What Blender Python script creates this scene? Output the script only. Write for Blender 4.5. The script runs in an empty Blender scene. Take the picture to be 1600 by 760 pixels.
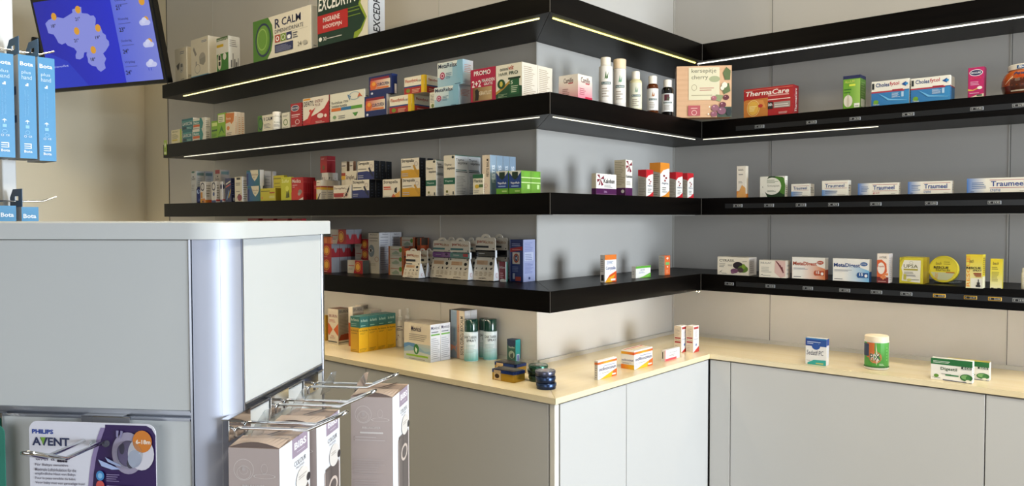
import bpy, math, random
from mathutils import Vector, Matrix
random.seed(7)
SC = bpy.context.scene
COL = SC.collection
# ------------------------------------------------------------------ camera
EYE = 1.40
F_PX = 1211.8
def _cam_axes():
    pi, ro, ya = (math.radians(a) for a in (1.836, -0.12, 40.90))
    F = Vector((-math.sin(ya)*math.cos(pi), math.cos(ya)*math.cos(pi), -math.sin(pi)))
    R = Vector((math.cos(ya), math.sin(ya), 0)); U = R.cross(F)
    return R*math.cos(ro)+U*math.sin(ro), -R*math.sin(ro)+U*math.cos(ro), F
CR, CU, CF = _cam_axes()
CO = Vector((0, 0, EYE))
cd = bpy.data.cameras.new('camera'); cam = bpy.data.objects.new('camera', cd); COL.objects.link(cam)
cd.sensor_width = 36; cd.lens = 36*F_PX/1600; cd.clip_start = .05
cam.matrix_world = Matrix(((CR.x, CU.x, -CF.x, CO.x), (CR.y, CU.y, -CF.y, CO.y), (CR.z, CU.z, -CF.z, CO.z), (0, 0, 0, 1)))
SC.camera = cam
# ------------------------------------------------------------------ world, lights, exposure
W = bpy.data.worlds.new('sky'); SC.world = W; W.use_nodes = True
bg = W.node_tree.nodes['Background']; bg.inputs[0].default_value = (.72, .86, 1, 1); bg.inputs[1].default_value = 1.0
SC.view_settings.view_transform = 'Standard'; SC.view_settings.look = 'None'
SC.view_settings.exposure = 0.0; SC.view_settings.gamma = 1; SC.view_settings.use_curve_mapping = False
ROOM_R, ROOM_B, ROOM_H = 4.6, -2.6, 3.0
def area(name, loc, to, sx, sy, power, col):
    L = bpy.data.lights.new(name, 'AREA'); L.shape = 'RECTANGLE'; L.size = sx; L.size_y = sy; L.energy = power; L.color = col
    o = bpy.data.objects.new(name, L); COL.objects.link(o); o.location = loc
    o.rotation_euler = (Vector(to)-Vector(loc)).to_track_quat('-Z', 'Y').to_euler(); return o
area('daylight_side_window', (ROOM_R+.12, 1.80, 1.40), (-3, 1.80, 1.30), 1.8, 1.7, 385, (.77, .88, 1))
area('back_window_fill', (.8, ROOM_B-.12, 1.4), (.8, 3, .9), 3.2, 2.0, 36, (1, .97, .95))  # warm neutral fill added at the unseen back window to lift camera-facing surfaces
area('ceiling_lamp_light', (-2.2, .55, ROOM_H-.06), (-2.2, .55, 0), .6, .6, 16, (1, .82, .5))
area('ceiling_lamp_light', (.2, 1.35, ROOM_H-.06), (.2, 1.35, 0), .6, .6, 38, (1, .92, .74))
LED_YELLOW = (1, .88, .20); LED_WARM = (1, .90, .36); LED_WHITE = (1, .98, .84)
LED_S = 3.2; LED_COUNTER = 64.0

# ------------------------------------------------------------------ helpers
def lin(h):
    if isinstance(h, (tuple, list)): return tuple(h)[:3]
    v = [int(h[i:i+2], 16)/255 for i in (0, 2, 4)]
    return tuple(c/12.92 if c <= .04045 else ((c+.055)/1.055)**2.4 for c in v)
def ray(px, py):
    return (CF + CR*((px-800)/F_PX) - CU*((py-380)/F_PX))
def proj(P):
    v = Vector(P)-CO; d = v.dot(CF); return 800+F_PX*v.dot(CR)/d, 380-F_PX*v.dot(CU)/d
def hit(px, py, axis, val):
    d = ray(px, py); t = (val-CO[axis])/d[axis]; return CO+d*t
def along(p0, e, px, py):
    """distance from p0 along horizontal direction e to the vertical plane seen at pixel column px"""
    d = ray(px, py); den = e.x*d.y-e.y*d.x
    r = CO-p0
    return (r.x*d.y-r.y*d.x)/den
def zat(p, py):
    """height above point p (x,y) that is seen at pixel row py"""
    lo, hi = -1.0, 4.0
    for _ in range(40):
        m = (lo+hi)/2
        if proj((p.x, p.y, m))[1] > py: lo = m
        else: hi = m
    return (lo+hi)/2

MATS = {}
def nodes(name):
    m = bpy.data.materials.new(name); m.use_nodes = True; nt = m.node_tree
    return m, nt, nt.nodes['Principled BSDF']
def printed(name, rough, spec=.5, metal=0, coat=0, noise=.03):
    m, nt, b = nodes(name)
    a = nt.nodes.new('ShaderNodeAttribute'); a.attribute_name = 'print'
    n = nt.nodes.new('ShaderNodeTexNoise'); n.inputs['Scale'].default_value = 60
    tc = nt.nodes.new('ShaderNodeTexCoord'); nt.links.new(tc.outputs['Object'], n.inputs['Vector'])
    mr = nt.nodes.new('ShaderNodeMapRange'); mr.inputs[3].default_value = 1-noise; mr.inputs[4].default_value = 1+noise*.4
    nt.links.new(n.outputs['Fac'], mr.inputs[0])
    mx = nt.nodes.new('ShaderNodeVectorMath'); mx.operation = 'SCALE'
    nt.links.new(a.outputs['Color'], mx.inputs[0]); nt.links.new(mr.outputs[0], mx.inputs['Scale'])
    nt.links.new(mx.outputs[0], b.inputs['Base Color'])
    b.inputs['Roughness'].default_value = rough; b.inputs['Metallic'].default_value = metal
    b.inputs['Specular IOR Level'].default_value = spec; b.inputs['Coat Weight'].default_value = coat
    MATS[name] = m; return m
printed('printed_card', .42); printed('glossy_plastic', .16, coat=.3); printed('satin_plastic', .4)
printed('painted_tin', .25, metal=.75); printed('matt_card', .8)
def simple(name, col, rough, metal=0, noise=.04, scale=8, **k):
    m, nt, b = nodes(name); c = lin(col)
    n = nt.nodes.new('ShaderNodeTexNoise'); n.inputs['Scale'].default_value = scale; n.inputs['Detail'].default_value = 4
    tc = nt.nodes.new('ShaderNodeTexCoord'); nt.links.new(tc.outputs['Object'], n.inputs['Vector'])
    r = nt.nodes.new('ShaderNodeValToRGB'); r.color_ramp.elements[0].position = .3; r.color_ramp.elements[1].position = .7
    r.color_ramp.elements[0].color = (*[x*(1-noise) for x in c], 1); r.color_ramp.elements[1].color = (*[min(1, x*(1+noise)) for x in c], 1)
    nt.links.new(n.outputs['Fac'], r.inputs[0]); nt.links.new(r.outputs[0], b.inputs['Base Color'])
    b.inputs['Roughness'].default_value = rough; b.inputs['Metallic'].default_value = metal
    for kk, v in k.items(): b.inputs[kk.replace('_', ' ')].default_value = v
    MATS[name] = m; return m
def wood(name, a, b_, rough, stretch, axis=0, scale=30, spec=.5):
    m, nt, b = nodes(name)
    tc = nt.nodes.new('ShaderNodeTexCoord'); mp = nt.nodes.new('ShaderNodeMapping')
    s = [1, 1, 1]; s[axis] = 1/stretch; mp.inputs['Scale'].default_value = s
    nt.links.new(tc.outputs['Object'], mp.inputs[0])
    n = nt.nodes.new('ShaderNodeTexNoise'); n.inputs['Scale'].default_value = scale; n.inputs['Detail'].default_value = 8; n.inputs['Roughness'].default_value = .65
    nt.links.new(mp.outputs[0], n.inputs['Vector'])
    r = nt.nodes.new('ShaderNodeValToRGB'); r.color_ramp.elements[0].position = .35; r.color_ramp.elements[1].position = .68
    r.color_ramp.elements[0].color = (*lin(a), 1); r.color_ramp.elements[1].color = (*lin(b_), 1)
    nt.links.new(n.outputs['Fac'], r.inputs[0]); nt.links.new(r.outputs[0], b.inputs['Base Color'])
    bp = nt.nodes.new('ShaderNodeBump'); bp.inputs['Strength'].default_value = .25; bp.inputs['Distance'].default_value = .001
    nt.links.new(n.outputs['Fac'], bp.inputs['Height']); nt.links.new(bp.outputs[0], b.inputs['Normal'])
    b.inputs['Roughness'].default_value = rough; b.inputs['Specular IOR Level'].default_value = spec; MATS[name] = m
wood('black_oak_x', '030202', '0b0806', .36, 14, 0, 45, .10); wood('black_oak_y', '030202', '0b0806', .36, 14, 1, 45, .10)
wood('cream_worktop_x', 'eedbb0', 'f5e7c4', .22, 10, 0, 12); wood('cream_worktop_y', 'eedbb0', 'f5e7c4', .22, 10, 1, 12)
simple('wall_laminate', 'cac5bd', .34, noise=.02, scale=3)
simple('wall_plaster', 'ebe0c6', .7, noise=.02, scale=3)
simple('cabinet_laminate', 'c9c8c5', .45, noise=.012, scale=4)
simple('edge_grey', '5c5852', .4); simple('white_edge', 'eeeae0', .4); simple('dark_gap', '15130f', .8)
simple('worktop_edge', 'e9dcc0', .35)
simple('white_laminate', 'c4c6c4', .5, noise=.01); simple('white_paint', 'e6e6e4', .6, noise=.01)
simple('aluminium', 'b9bdc6', .28, 1.0, noise=.03, scale=20); simple('anodised_post', 'b4b8c6', .55, .55, noise=.01, scale=20); simple('chrome', 'd8d8d8', .08, 1.0, noise=.01)
simple('seam_metal', 'c8c4bb', .4, .3); simple('black_plastic', '050506', .22); simple('dark_steel', '22201e', .4, .8)
simple('floor_tile', '867a68', .35, noise=.1, scale=2); simple('ceiling_paint', '8c8880', .8)
simple('acrylic', 'e8eef0', .04, noise=.0, Transmission_Weight=.96, IOR=1.12)
simple('amber_glass', '6a3414', .06, noise=.02, Transmission_Weight=.35, IOR=1.45)
simple('navy_card', '2d5f88', .5); simple('rail_plastic', '17181a', .3)
def emis(name, col, s):
    m = bpy.data.materials.new(name); m.use_nodes = True; nt = m.node_tree; b = nt.nodes['Principled BSDF']
    b.inputs['Base Color'].default_value = (*col, 1); b.inputs['Emission Color'].default_value = (*col, 1); b.inputs['Emission Strength'].default_value = s
    MATS[name] = m
emis('led_yellow', LED_YELLOW, LED_S); emis('led_warm', LED_WARM, LED_S*.8); emis('led_dim', (1, .95, .74), 1.5); emis('led_white', LED_WHITE, LED_S); emis('led_counter', (1, .86, .64), LED_COUNTER)
emis('lamp_panel', (1, .88, .66), 6)
m, nt, b = nodes('lcd_screen'); a = nt.nodes.new('ShaderNodeAttribute'); a.attribute_name = 'print'
nt.links.new(a.outputs['Color'], b.inputs['Emission Color']); b.inputs['Emission Strength'].default_value = .85
b.inputs['Base Color'].default_value = (.01, .01, .01, 1); b.inputs['Roughness'].default_value = .25; MATS['lcd_screen'] = m
m, nt, b = nodes('window_glass'); b.inputs['Transmission Weight'].default_value = 1; b.inputs['Roughness'].default_value = 0; b.inputs['IOR'].default_value = 1.01
nz = nt.nodes.new('ShaderNodeTexNoise'); MATS['window_glass'] = m

class MB:
    def __init__(s): s.v = []; s.f = []; s.c = []
    def add(s, vs, fs, col):
        n = len(s.v); s.v += [tuple(v) for v in vs]; s.f += [tuple(i+n for i in f) for f in fs]
        s.c += [col if (isinstance(col, list)) else lin(col)]*len(fs) if not isinstance(col, list) else col
        return s
    def box(s, a, b, col='ffffff', bev=.0):
        x0, y0, z0 = a; x1, y1, z1 = b
        if bev <= 0:
            vs = [(x0, y0, z0), (x1, y0, z0), (x1, y1, z0), (x0, y1, z0), (x0, y0, z1), (x1, y0, z1), (x1, y1, z1), (x0, y1, z1)]
            fs = [(3, 2, 1, 0), (4, 5, 6, 7), (0, 1, 5, 4), (1, 2, 6, 5), (2, 3, 7, 6), (3, 0, 4, 7)]
            return s.add(vs, fs, col)
        c = [(x0, x1), (y0, y1), (z0, z1)]; vs = []; idx = {}
        for i in (0, 1):
            for j in (0, 1):
                for k in (0, 1):
                    for ax in range(3):
                        q = [c[0][i], c[1][j], c[2][k]]; sg = [1-2*i, 1-2*j, 1-2*k]
                        for t in range(3):
                            if t != ax: q[t] += sg[t]*bev
                        idx[(i, j, k, ax)] = len(vs); vs.append(tuple(q))
        fs = []
        cx = Vector(((x0+x1)/2, (y0+y1)/2, (z0+z1)/2))
        def put(f):
            p = [Vector(vs[i]) for i in f]; n = (p[1]-p[0]).cross(p[2]-p[0]); ce = sum(p, Vector())/len(p)
            fs.append(tuple(f) if n.dot(ce-cx) > 0 else tuple(reversed(f)))
        for ax in range(3):
            o = [t for t in range(3) if t != ax]
            for e in (0, 1):
                def K(a_, b_):
                    q = [0, 0, 0]; q[ax] = e; q[o[0]] = a_; q[o[1]] = b_; return idx[(*q, ax)]
                put([K(0, 0), K(1, 0), K(1, 1), K(0, 1)])
        for ax in range(3):
            o = [t for t in range(3) if t != ax]
            for p_ in (0, 1):
                for q_ in (0, 1):
                    def K(e, face):
                        q = [0, 0, 0]; q[ax] = e; q[o[0]] = p_; q[o[1]] = q_; return idx[(*q, face)]
                    put([K(0, o[0]), K(1, o[0]), K(1, o[1]), K(0, o[1])])
        for i in (0, 1):
            for j in (0, 1):
                for k in (0, 1): put([idx[(i, j, k, t)] for t in range(3)])
        return s.add(vs, fs, col)
    def lathe(s, prof, col='ffffff', n=28, c=(0, 0, 0), sx=1, sy=1, cols=None):
        vs = []; fs = []; cc = []
        for r, z in prof:
            for i in range(n):
                a = 2*math.pi*i/n; vs.append((c[0]+r*math.cos(a)*sx, c[1]+r*math.sin(a)*sy, c[2]+z))
        for k in range(len(prof)-1):
            for i in range(n):
                j = (i+1) % n; fs.append((k*n+i, k*n+j, (k+1)*n+j, (k+1)*n+i)); cc.append(lin(cols[k] if cols else col))
        fs.append(tuple(reversed(range(n)))); cc.append(lin(cols[0] if cols else col))
        fs.append(tuple(range((len(prof)-1)*n, len(prof)*n))); cc.append(lin(cols[-1] if cols else col))
        nn = len(s.v); s.v += vs; s.f += [tuple(i+nn for i in f) for f in fs]; s.c += cc; return s
    def tube(s, pts, r, col='ffffff', n=10):
        pts = [Vector(p) for p in pts]; vs = []; fs = []; up = None
        for i, p in enumerate(pts):
            t = (pts[min(i+1, len(pts)-1)]-pts[max(i-1, 0)]).normalized()
            if up is None: up = t.orthogonal().normalized()
            up = (up-t*up.dot(t)).normalized(); w = t.cross(up)
            for k in range(n):
                a = 2*math.pi*k/n; vs.append(p+up*math.cos(a)*r+w*math.sin(a)*r)
        for i in range(len(pts)-1):
            for k in range(n):
                j = (k+1) % n; fs.append((i*n+k, i*n+j, (i+1)*n+j, (i+1)*n+k))
        fs.append(tuple(reversed(range(n)))); fs.append(tuple(range((len(pts)-1)*n, len(pts)*n)))
        return s.add(vs, fs, col)
    def prism(s, pts, z0, z1, col='ffffff'):
        n = len(pts); vs = [(x, y, z0) for x, y in pts]+[(x, y, z1) for x, y in pts]
        ar = sum(pts[i][0]*pts[(i+1) % n][1]-pts[(i+1) % n][0]*pts[i][1] for i in range(n))
        o = list(range(n)) if ar > 0 else list(reversed(range(n)))
        fs = [tuple(reversed(o)), tuple(i+n for i in o)]
        for k in range(n):
            a, b = o[k], o[(k+1) % n]; fs.append((a, b, b+n, a+n))
        return s.add(vs, fs, col)
    def build(s, name, mat, parent=None, loc=None, rz=0, smooth=False):
        me = bpy.data.meshes.new(name); me.from_pydata(s.v, [], s.f); me.materials.append(MATS[mat])
        at = me.color_attributes.new('print', 'FLOAT_COLOR', 'CORNER'); buf = []
        for f, c in zip(s.f, s.c):
            if isinstance(c, list):
                for q in c: buf += [*q, 1]
            else: buf += [*c, 1]*len(f)
        at.data.foreach_set('color', buf)
        if smooth:
            me.polygons.foreach_set('use_smooth', [True]*len(me.polygons))
            try: me.set_sharp_from_angle(angle=math.radians(40))
            except Exception: pass
        me.update(); o = bpy.data.objects.new(name, me); COL.objects.link(o)
        if parent: o.parent = parent
        if loc is not None: o.location = loc
        o.rotation_euler.z = rz; return o
def tag(o, label, cat, group=None):
    o['label'] = label; o['category'] = cat
    if group: o['group'] = group
    return o
def struct(o): o['kind'] = 'structure'; return o
def empty(name, loc, rz=0):
    o = bpy.data.objects.new(name, None); o.empty_display_size = .05; COL.objects.link(o); o.location = loc; o.rotation_euler.z = rz; return o

# ---- text and outlines turned into flat meshes
_TX = {}
def text_mesh(sx, bold=0, shear=0):
    k = (sx, bold, shear)
    if k in _TX: return _TX[k]
    cu = bpy.data.curves.new('lettering', 'FONT'); cu.body = sx; cu.resolution_u = 2; cu.offset = bold; cu.shear = shear
    o = bpy.data.objects.new('lettering', cu); COL.objects.link(o)
    dg = bpy.context.evaluated_depsgraph_get(); me = bpy.data.meshes.new_from_object(o.evaluated_get(dg))
    vs = [tuple(v.co) for v in me.vertices]; fs = [tuple(p.vertices) for p in me.polygons]
    bpy.data.objects.remove(o); bpy.data.curves.remove(cu); bpy.data.meshes.remove(me)
    x0 = min(v[0] for v in vs); x1 = max(v[0] for v in vs); y0 = min(v[1] for v in vs); y1 = max(v[1] for v in vs)
    _TX[k] = ([((v[0]-x0)/(x1-x0), (v[1]-y0)/(y1-y0)) for v in vs], fs); return _TX[k]
def outline_mesh(outer, holes=()):
    cu = bpy.data.curves.new('outline', 'CURVE'); cu.dimensions = '2D'; cu.fill_mode = 'BOTH'
    for lp in [outer, *holes]:
        sp = cu.splines.new('POLY'); sp.points.add(len(lp)-1); sp.use_cyclic_u = True
        for q, (x, y) in zip(sp.points, lp): q.co = (x, y, 0, 1)
    return cu
def card_solid(outer, holes, th):
    """outline with holes as a thin solid standing in the XZ plane, front towards -Y"""
    cu = outline_mesh(outer, holes); cu.extrude = th/2
    o = bpy.data.objects.new('outline', cu); COL.objects.link(o)
    dg = bpy.context.evaluated_depsgraph_get(); me = bpy.data.meshes.new_from_object(o.evaluated_get(dg))
    vs = [(v.co.x, th/2-v.co.z, v.co.y) for v in me.vertices]; fs = [tuple(p.vertices) for p in me.polygons]
    bpy.data.objects.remove(o); bpy.data.curves.remove(cu); bpy.data.meshes.remove(me); return vs, fs

# print operations in face coordinates (0..1)
def r(a, b, c, d, col): return ('r', a, b, c, d, col)
def g(a, b, c, d, c0, c1, vert=False): return ('g', a, b, c, d, c0, c1, vert)
def e(cx, cy, rx, ry, col): return ('e', cx, cy, rx, ry, col)
def o_(cx, cy, rx, ry, w, col): return ('o', cx, cy, rx, ry, w, col)
def p(pts, col): return ('p', pts, col)
def t(s, a, b, c, d, col, bold=0, sh=0, vert=0): return ('t', s, a, b, c, d, col, bold, sh, vert)
def l(a, b, c, d, n, col='8a8580', k=.38): return ('l', a, b, c, d, n, col, k)
def draw(mb, O, U, V, N, ops, eps=.00012, lift=.00012):
    O, U, V, N = Vector(O), Vector(U), Vector(V), Vector(N); h = lift
    rnd = random.Random(len(ops)*31+int(abs(U.length)*1e4))
    P = lambda u, v: O+U*u+V*v+N*h
    for op in ops:
        k = op[0]; h += eps
        if k == 'r': _, a, b, c, d, col = op; mb.add([P(a, b), P(c, b), P(c, d), P(a, d)], [(0, 1, 2, 3)], col)
        elif k == 'g':
            _, a, b, c, d, c0, c1, vert = op; c0 = (*lin(c0),); c1 = (*lin(c1),)
            cc = [c0, c0, c1, c1] if vert else [c0, c1, c1, c0]
            n = len(mb.v); mb.v += [tuple(P(a, b)), tuple(P(c, b)), tuple(P(c, d)), tuple(P(a, d))]; mb.f.append((n, n+1, n+2, n+3)); mb.c.append(cc)
        elif k == 'e':
            _, cx, cy, rx, ry, col = op; n = 20
            mb.add([P(cx+rx*math.cos(2*math.pi*i/n), cy+ry*math.sin(2*math.pi*i/n)) for i in range(n)], [tuple(range(n))], col)
        elif k == 'o':
            _, cx, cy, rx, ry, w, col = op; n = 28; vs = []
            for i in range(n):
                a = 2*math.pi*i/n
                vs += [P(cx+rx*math.cos(a), cy+ry*math.sin(a)), P(cx+rx*(1-w)*math.cos(a), cy+ry*(1-w)*math.sin(a))]
            mb.add(vs, [(2*i, 2*((i+1) % n), 2*((i+1) % n)+1, 2*i+1) for i in range(n)], col)
        elif k == 'p': mb.add([P(u, v) for u, v in op[1]], [tuple(range(len(op[1])))], op[2])
        elif k == 't':
            _, s, a, b, c, d, col, bold, sh, vert = op; vs, fs = text_mesh(s, bold, sh)
            if vert: q = [P(c-(c-a)*y, b+(d-b)*x) for x, y in vs]
            else: q = [P(a+(c-a)*x, b+(d-b)*y) for x, y in vs]
            mb.add(q, fs, col)
        elif k == 'l':
            _, a, b, c, d, n, col, kk = op; st = (d-b)/n
            for i in range(n):
                y = b+st*i; w = (c-a)*(.6+.4*rnd.random()) if n > 1 else c-a
                mb.add([P(a, y), P(a+w, y), P(a+w, y+st*kk), P(a, y+st*kk)], [(0, 1, 2, 3)], col)
def faces(mb, w, d, h, F=(), R=(), L=(), T=(), z0=0):
    if F: draw(mb, (0, 0, z0), (w, 0, 0), (0, 0, h), (0, -1, 0), F)
    if R: draw(mb, (w, 0, z0), (0, d, 0), (0, 0, h), (1, 0, 0), R)
    if L: draw(mb, (0, d, z0), (0, -d, 0), (0, 0, h), (-1, 0, 0), L)
    if T: draw(mb, (0, 0, z0+h), (w, 0, 0), (0, d, 0), (0, 0, 1), T)

# ------------------------------------------------------------------ the place: measures in metres
DEP = .2546; TH = .060
XP, YA = -1.3151, 1.6783            # outer corner of the shelves: front of A is Y=YA, front of B is X=XP
YC = YA+.8818                       # front of the shelves on wall C
XL = XP-2.288                       # left end of the shelves
XW, YWA, YWC = XP-DEP, YA+DEP, YC+DEP
SB = {1: EYE+.5616, 2: EYE+.2849, 3: EYE+.0102, 4: EYE-.2622}     # undersides
ST = {k: v+TH for k, v in SB.items()}; ZC = EYE-.4712; ST[5] = ZC
XCB, YCA, YCC = XP+.085, YA-.087, YC-.097                          # worktop fronts
XEND = ROOM_R
XD = hit(228, 300, 1, YWA+.05).x    # wall at the far left

# ------------------------------------------------------------------ setting
def slab(name, mat, a, b): return struct(MB().box(a, b).build(name, mat))
slab('floor', 'floor_tile', (XD-.1, ROOM_B, -.1), (ROOM_R, YWC+.1, 0))
slab('ceiling', 'ceiling_paint', (XD-.1, ROOM_B, ROOM_H), (ROOM_R, YWC+.1, ROOM_H+.1))
XAL = hit(265, 300, 1, YWA).x
slab('wall_left', 'wall_laminate', (XAL, YWA, 0), (XW, YWA+.05, ROOM_H))
slab('trim_1', 'dark_steel', (XAL-.006, YWA-.001, 0), (XAL, YWA+.05, ROOM_H))
slab('wall_left_return', 'wall_plaster', (XD, YWA+.05, 0), (XW-.05, YWA+.12, ROOM_H))
slab('wall_middle', 'wall_laminate', (XW-.05, YWA+.12, 0), (XW, YWC, ROOM_H))
slab('wall_middle_end', 'wall_laminate', (XW-.05, YWA+.05, 0), (XW, YWA+.12, ROOM_H))
slab('wall_right', 'wall_laminate', (XW, YWC, 0), (ROOM_R, YWC+.1, ROOM_H))
slab('wall_far_left', 'wall_plaster', (XD-.1, ROOM_B, 0), (XD, YWA+.12, ROOM_H))
def holed(name, mat, axis, pos, th, lo, hi, wlo, whi, z0, z1):
    mb = MB()
    def bx(a0, a1, c0, c1):
        if axis == 0: mb.box((pos, a0, c0), (pos+th, a1, c1))
        else: mb.box((a0, pos, c0), (a1, pos+th, c1))
    bx(lo, wlo, 0, ROOM_H); bx(whi, hi, 0, ROOM_H); bx(wlo, whi, 0, z0); bx(wlo, whi, z1, ROOM_H)
    struct(mb.build(name, mat))
simple('far_wall_paint', '6e6a64', .8)
holed('wall_side', 'far_wall_paint', 0, ROOM_R, .1, ROOM_B, YWC+.1, 0.75, 2.72, .3, 2.4)
holed('wall_back', 'far_wall_paint', 1, ROOM_B-.1, .1, XD-.1, ROOM_R, -1.0, 2.6, .4, 2.55)
for n, (ax, pos, lo, hi, z0, z1) in enumerate(((0, ROOM_R+.02, 0.75, 2.72, .3, 2.4), (1, ROOM_B-.08, -1.0, 2.6, .4, 2.55)), 1):
    w = empty(f'window_{n}', (0, 0, 0)); struct(w); mb = MB(); gl = MB(); k = 3
    for i in range(k+1):
        a = lo+(hi-lo)*i/k
        (mb.box((pos, a-.025, z0), (pos+.05, a+.025, z1)) if ax == 0 else mb.box((a-.025, pos, z0), (a+.025, pos+.05, z1)))
    for z in (z0, z1):
        (mb.box((pos, lo, z-.025), (pos+.05, hi, z+.025)) if ax == 0 else mb.box((lo, pos, z-.025), (hi, pos+.05, z+.025)))
    mb.build('window_frame', 'aluminium', w)
seam_n = 1
def seam(a, b, mat='seam_metal'):
    global seam_n; seam_n += 1; slab(f'trim_{seam_n}', mat, a, b)
for px in (335, 485, 687):
    x = hit(px, 230, 1, YWA).x; seam((x-.0018, YWA-.0012, 0), (x+.0018, YWA+.001, ROOM_H))
for px in (1204, 1577):
    x = hit(px, 250, 1, YWC).x; seam((x-.002, YWC-.0014, 0), (x+.002, YWC+.001, ROOM_H)); seam((x+.002, YWC-.0008, 0), (x+.0035, YWC+.001, ROOM_H), 'dark_gap')
x = hit(1950, 250, 1, YWC).x; seam((x-.002, YWC-.0014, 0), (x+.002, YWC+.001, ROOM_H))
seam((XW-.001, YWC-.008, 0), (XW+.004, YWC+.001, ROOM_H))
seam((XW-.004, YWA-.0015, 0), (XW+.0015, YWA+.004, ROOM_H))
# slim upstand between worktop and wall panels
seam((XW+.001, YWC-.012, ZC), (ROOM_R, YWC-.002, ZC+.012)); seam((XW+.002, YWA, ZC), (XW+.012, YWC-.012, ZC+.012))
seam((XAL, YWA-.012, ZC), (XW, YWA-.002, ZC+.012))

# ------------------------------------------------------------------ black wall shelves, mitred at both corners
GAP = .0008
LVL = {1: 'top', 2: 'second', 3: 'third', 4: 'lowest'}
def plan(seg, i0, i1):
    """plan polygon of a band lying between setbacks i0 and i1 behind the shelf front"""
    if seg == 'A': return [(XL, YA+i0), (XP-i0-GAP, YA+i0), (XP-i1-GAP, YA+i1), (XL, YA+i1)]
    if seg == 'B': return [(XP-i0, YA+i0+GAP), (XP-i0, YC+i0-GAP), (XP-i1, YC+i1-GAP), (XP-i1, YA+i1+GAP)]
    return [(XP-i0+GAP, YC+i0), (XEND-.002, YC+i0), (XEND-.002, YC+i1), (XP-i1+GAP, YC+i1)]
SEGN = {'A': 'long left wall', 'B': 'short return wall', 'C': 'right wall'}
x_cut = hit(1372, 200, 1, YC+.03).x
for k in (1, 2, 3, 4):
    for sg in 'ABC':
        root = empty('floating_shelf', (0, 0, 0))
        tag(root, f'black oak {LVL[k]} shelf along the {SEGN[sg]}', 'shelf', 'black wall shelves in four levels')
        MB().prism(plan(sg, 0, DEP-.001), SB[k], ST[k]).build('board', 'black_oak_y' if sg == 'B' else 'black_oak_x', root)
        i0 = .030; wd = .007 if k == 1 else .0024
        pl = plan(sg, i0, i0+wd)
        if sg == 'A': pl = [(hit(286, 150, 1, YA+i0).x, y) if x < XL+.01 else (x-.03, y) for x, y in pl]
        if sg == 'B': pl = [(x, y+.02) if y < YA+.2 else (x, y-.02) for x, y in pl]
        if sg == 'C' and k == 2: pl = [(min(x, x_cut)+(.02 if x < XP+.1 else 0), y) for x, y in pl]
        MB().prism(pl, SB[k]-.002, SB[k]+.001).build('light_strip', {1: {'A': 'led_warm', 'B': 'led_yellow', 'C': 'led_white'}[sg], 2: 'led_dim', 3: 'seam_metal', 4: 'led_counter'}[k], root)
for k in (1, 2, 3, 4):
    seam((XP-.0010, YA-.0006, SB[k]), (XP+.0006, YA+.0004, ST[k]), 'edge_grey'); seam((XP+.0001, YC-.0016, SB[k]), (XP+.0012, YC-.0004, ST[k]), 'edge_grey')
# small cable ends at the shelf corners
for k in (1, 4):
    mb = MB(); c = Vector((XP-.03, YC+.028, SB[k]-.004)); mb.tube([c+Vector((.0, -.012, .004)), c+Vector((0, -.006, -.003)), c+Vector((.004, 0, -.008)), c+Vector((.012, .002, -.003))], .0016)
    tag(mb.build('cable_end', 'chrome'), f'short metal cable end under the inner corner of the {LVL[k]} shelf', 'cable')

# ------------------------------------------------------------------ worktop and base cabinets
TT = .016
for sg, pts, m in (('left', [(XAL, YCA), (XCB-GAP, YCA), (XW-GAP, YWA-.001), (XAL, YWA-.001)], 'cream_worktop_x'),
                   ('middle', [(XCB, YCA+GAP), (XCB, YCC-GAP), (XW+.001, YWC-.001-GAP), (XW+.001, YWA+GAP)], 'cream_worktop_y'),
                   ('right', [(XCB+GAP, YCC), (XEND-.002, YCC), (XEND-.002, YWC-.001), (XW+GAP+.002, YWC-.001)], 'cream_worktop_x')):
    root = empty('counter_top', (0, 0, 0)); tag(root, f'cream wood worktop section on the {sg} run of cabinets', 'countertop', 'cream worktop sections')
    MB().prism(pts, ZC-TT, ZC).build('board', m, root)
def cabinet(label, a, b, front, seg):
    """a..b along the run, front plane coordinate; faces -Y (seg A/C) or +X (seg B)"""
    root = empty('base_cabinet', (0, 0, 0)); tag(root, label, 'cabinet', 'light grey base cabinets under the worktop')
    zt = ZC-TT-.001
    if seg == 'B':
        MB().box((XW+.002, a, .0), (front-.02, b, zt)).build('carcass', 'cabinet_laminate', root)
        MB().box((front-.019, a+.0015, .08), (front, b-.0015, zt-.004), bev=.0008).build('door', 'cabinet_laminate', root)
    else:
        back = (YWA if seg == 'A' else YWC)-.002
        MB().box((a, front+.02, .0), (b, back, zt)).build('carcass', 'cabinet_laminate', root)
        MB().box((a+.0015, front, .08), ((fB-.021 if b == XW-.001 else b)-.0015, front+.019, zt-.004), bev=.0008).build('door', 'cabinet_laminate', root)
    return root
fA, fB, fC = YCA+.006, XCB-.006, YCC+.006
xa = hit(572, 620, 1, fA).x
cabinet('grey base cabinet in front of the round tins, left side of the outer corner', xa, XW-.001, fA, 'A')
cabinet('grey base cabinet under the stacked yellow boxes', xa-.6, xa, fA, 'A'); cabinet('grey base cabinet at the far end behind the white display unit', xa-1.2, xa-.6, fA, 'A')
yb = hit(979, 650, 0, fB).y
cabinet('pale base cabinet at the outer corner beneath the three flu remedy boxes', fA+.022, yb, fB, 'B'); cabinet('pale base cabinet beside the inner corner', yb, fC-.003, fB, 'B')
x1 = hit(1141, 650, 1, fC).x; x2 = hit(1539, 680, 1, fC).x
cabinet('narrow grey filler cabinet in the inner corner', fB+.003, x1, fC, 'C'); cabinet('wide grey base cabinet below the tub and green digestive boxes', x1, x2, fC, 'C')
cabinet('grey base cabinet at the right edge of the picture', x2, x2+.9, fC, 'C')
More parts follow.
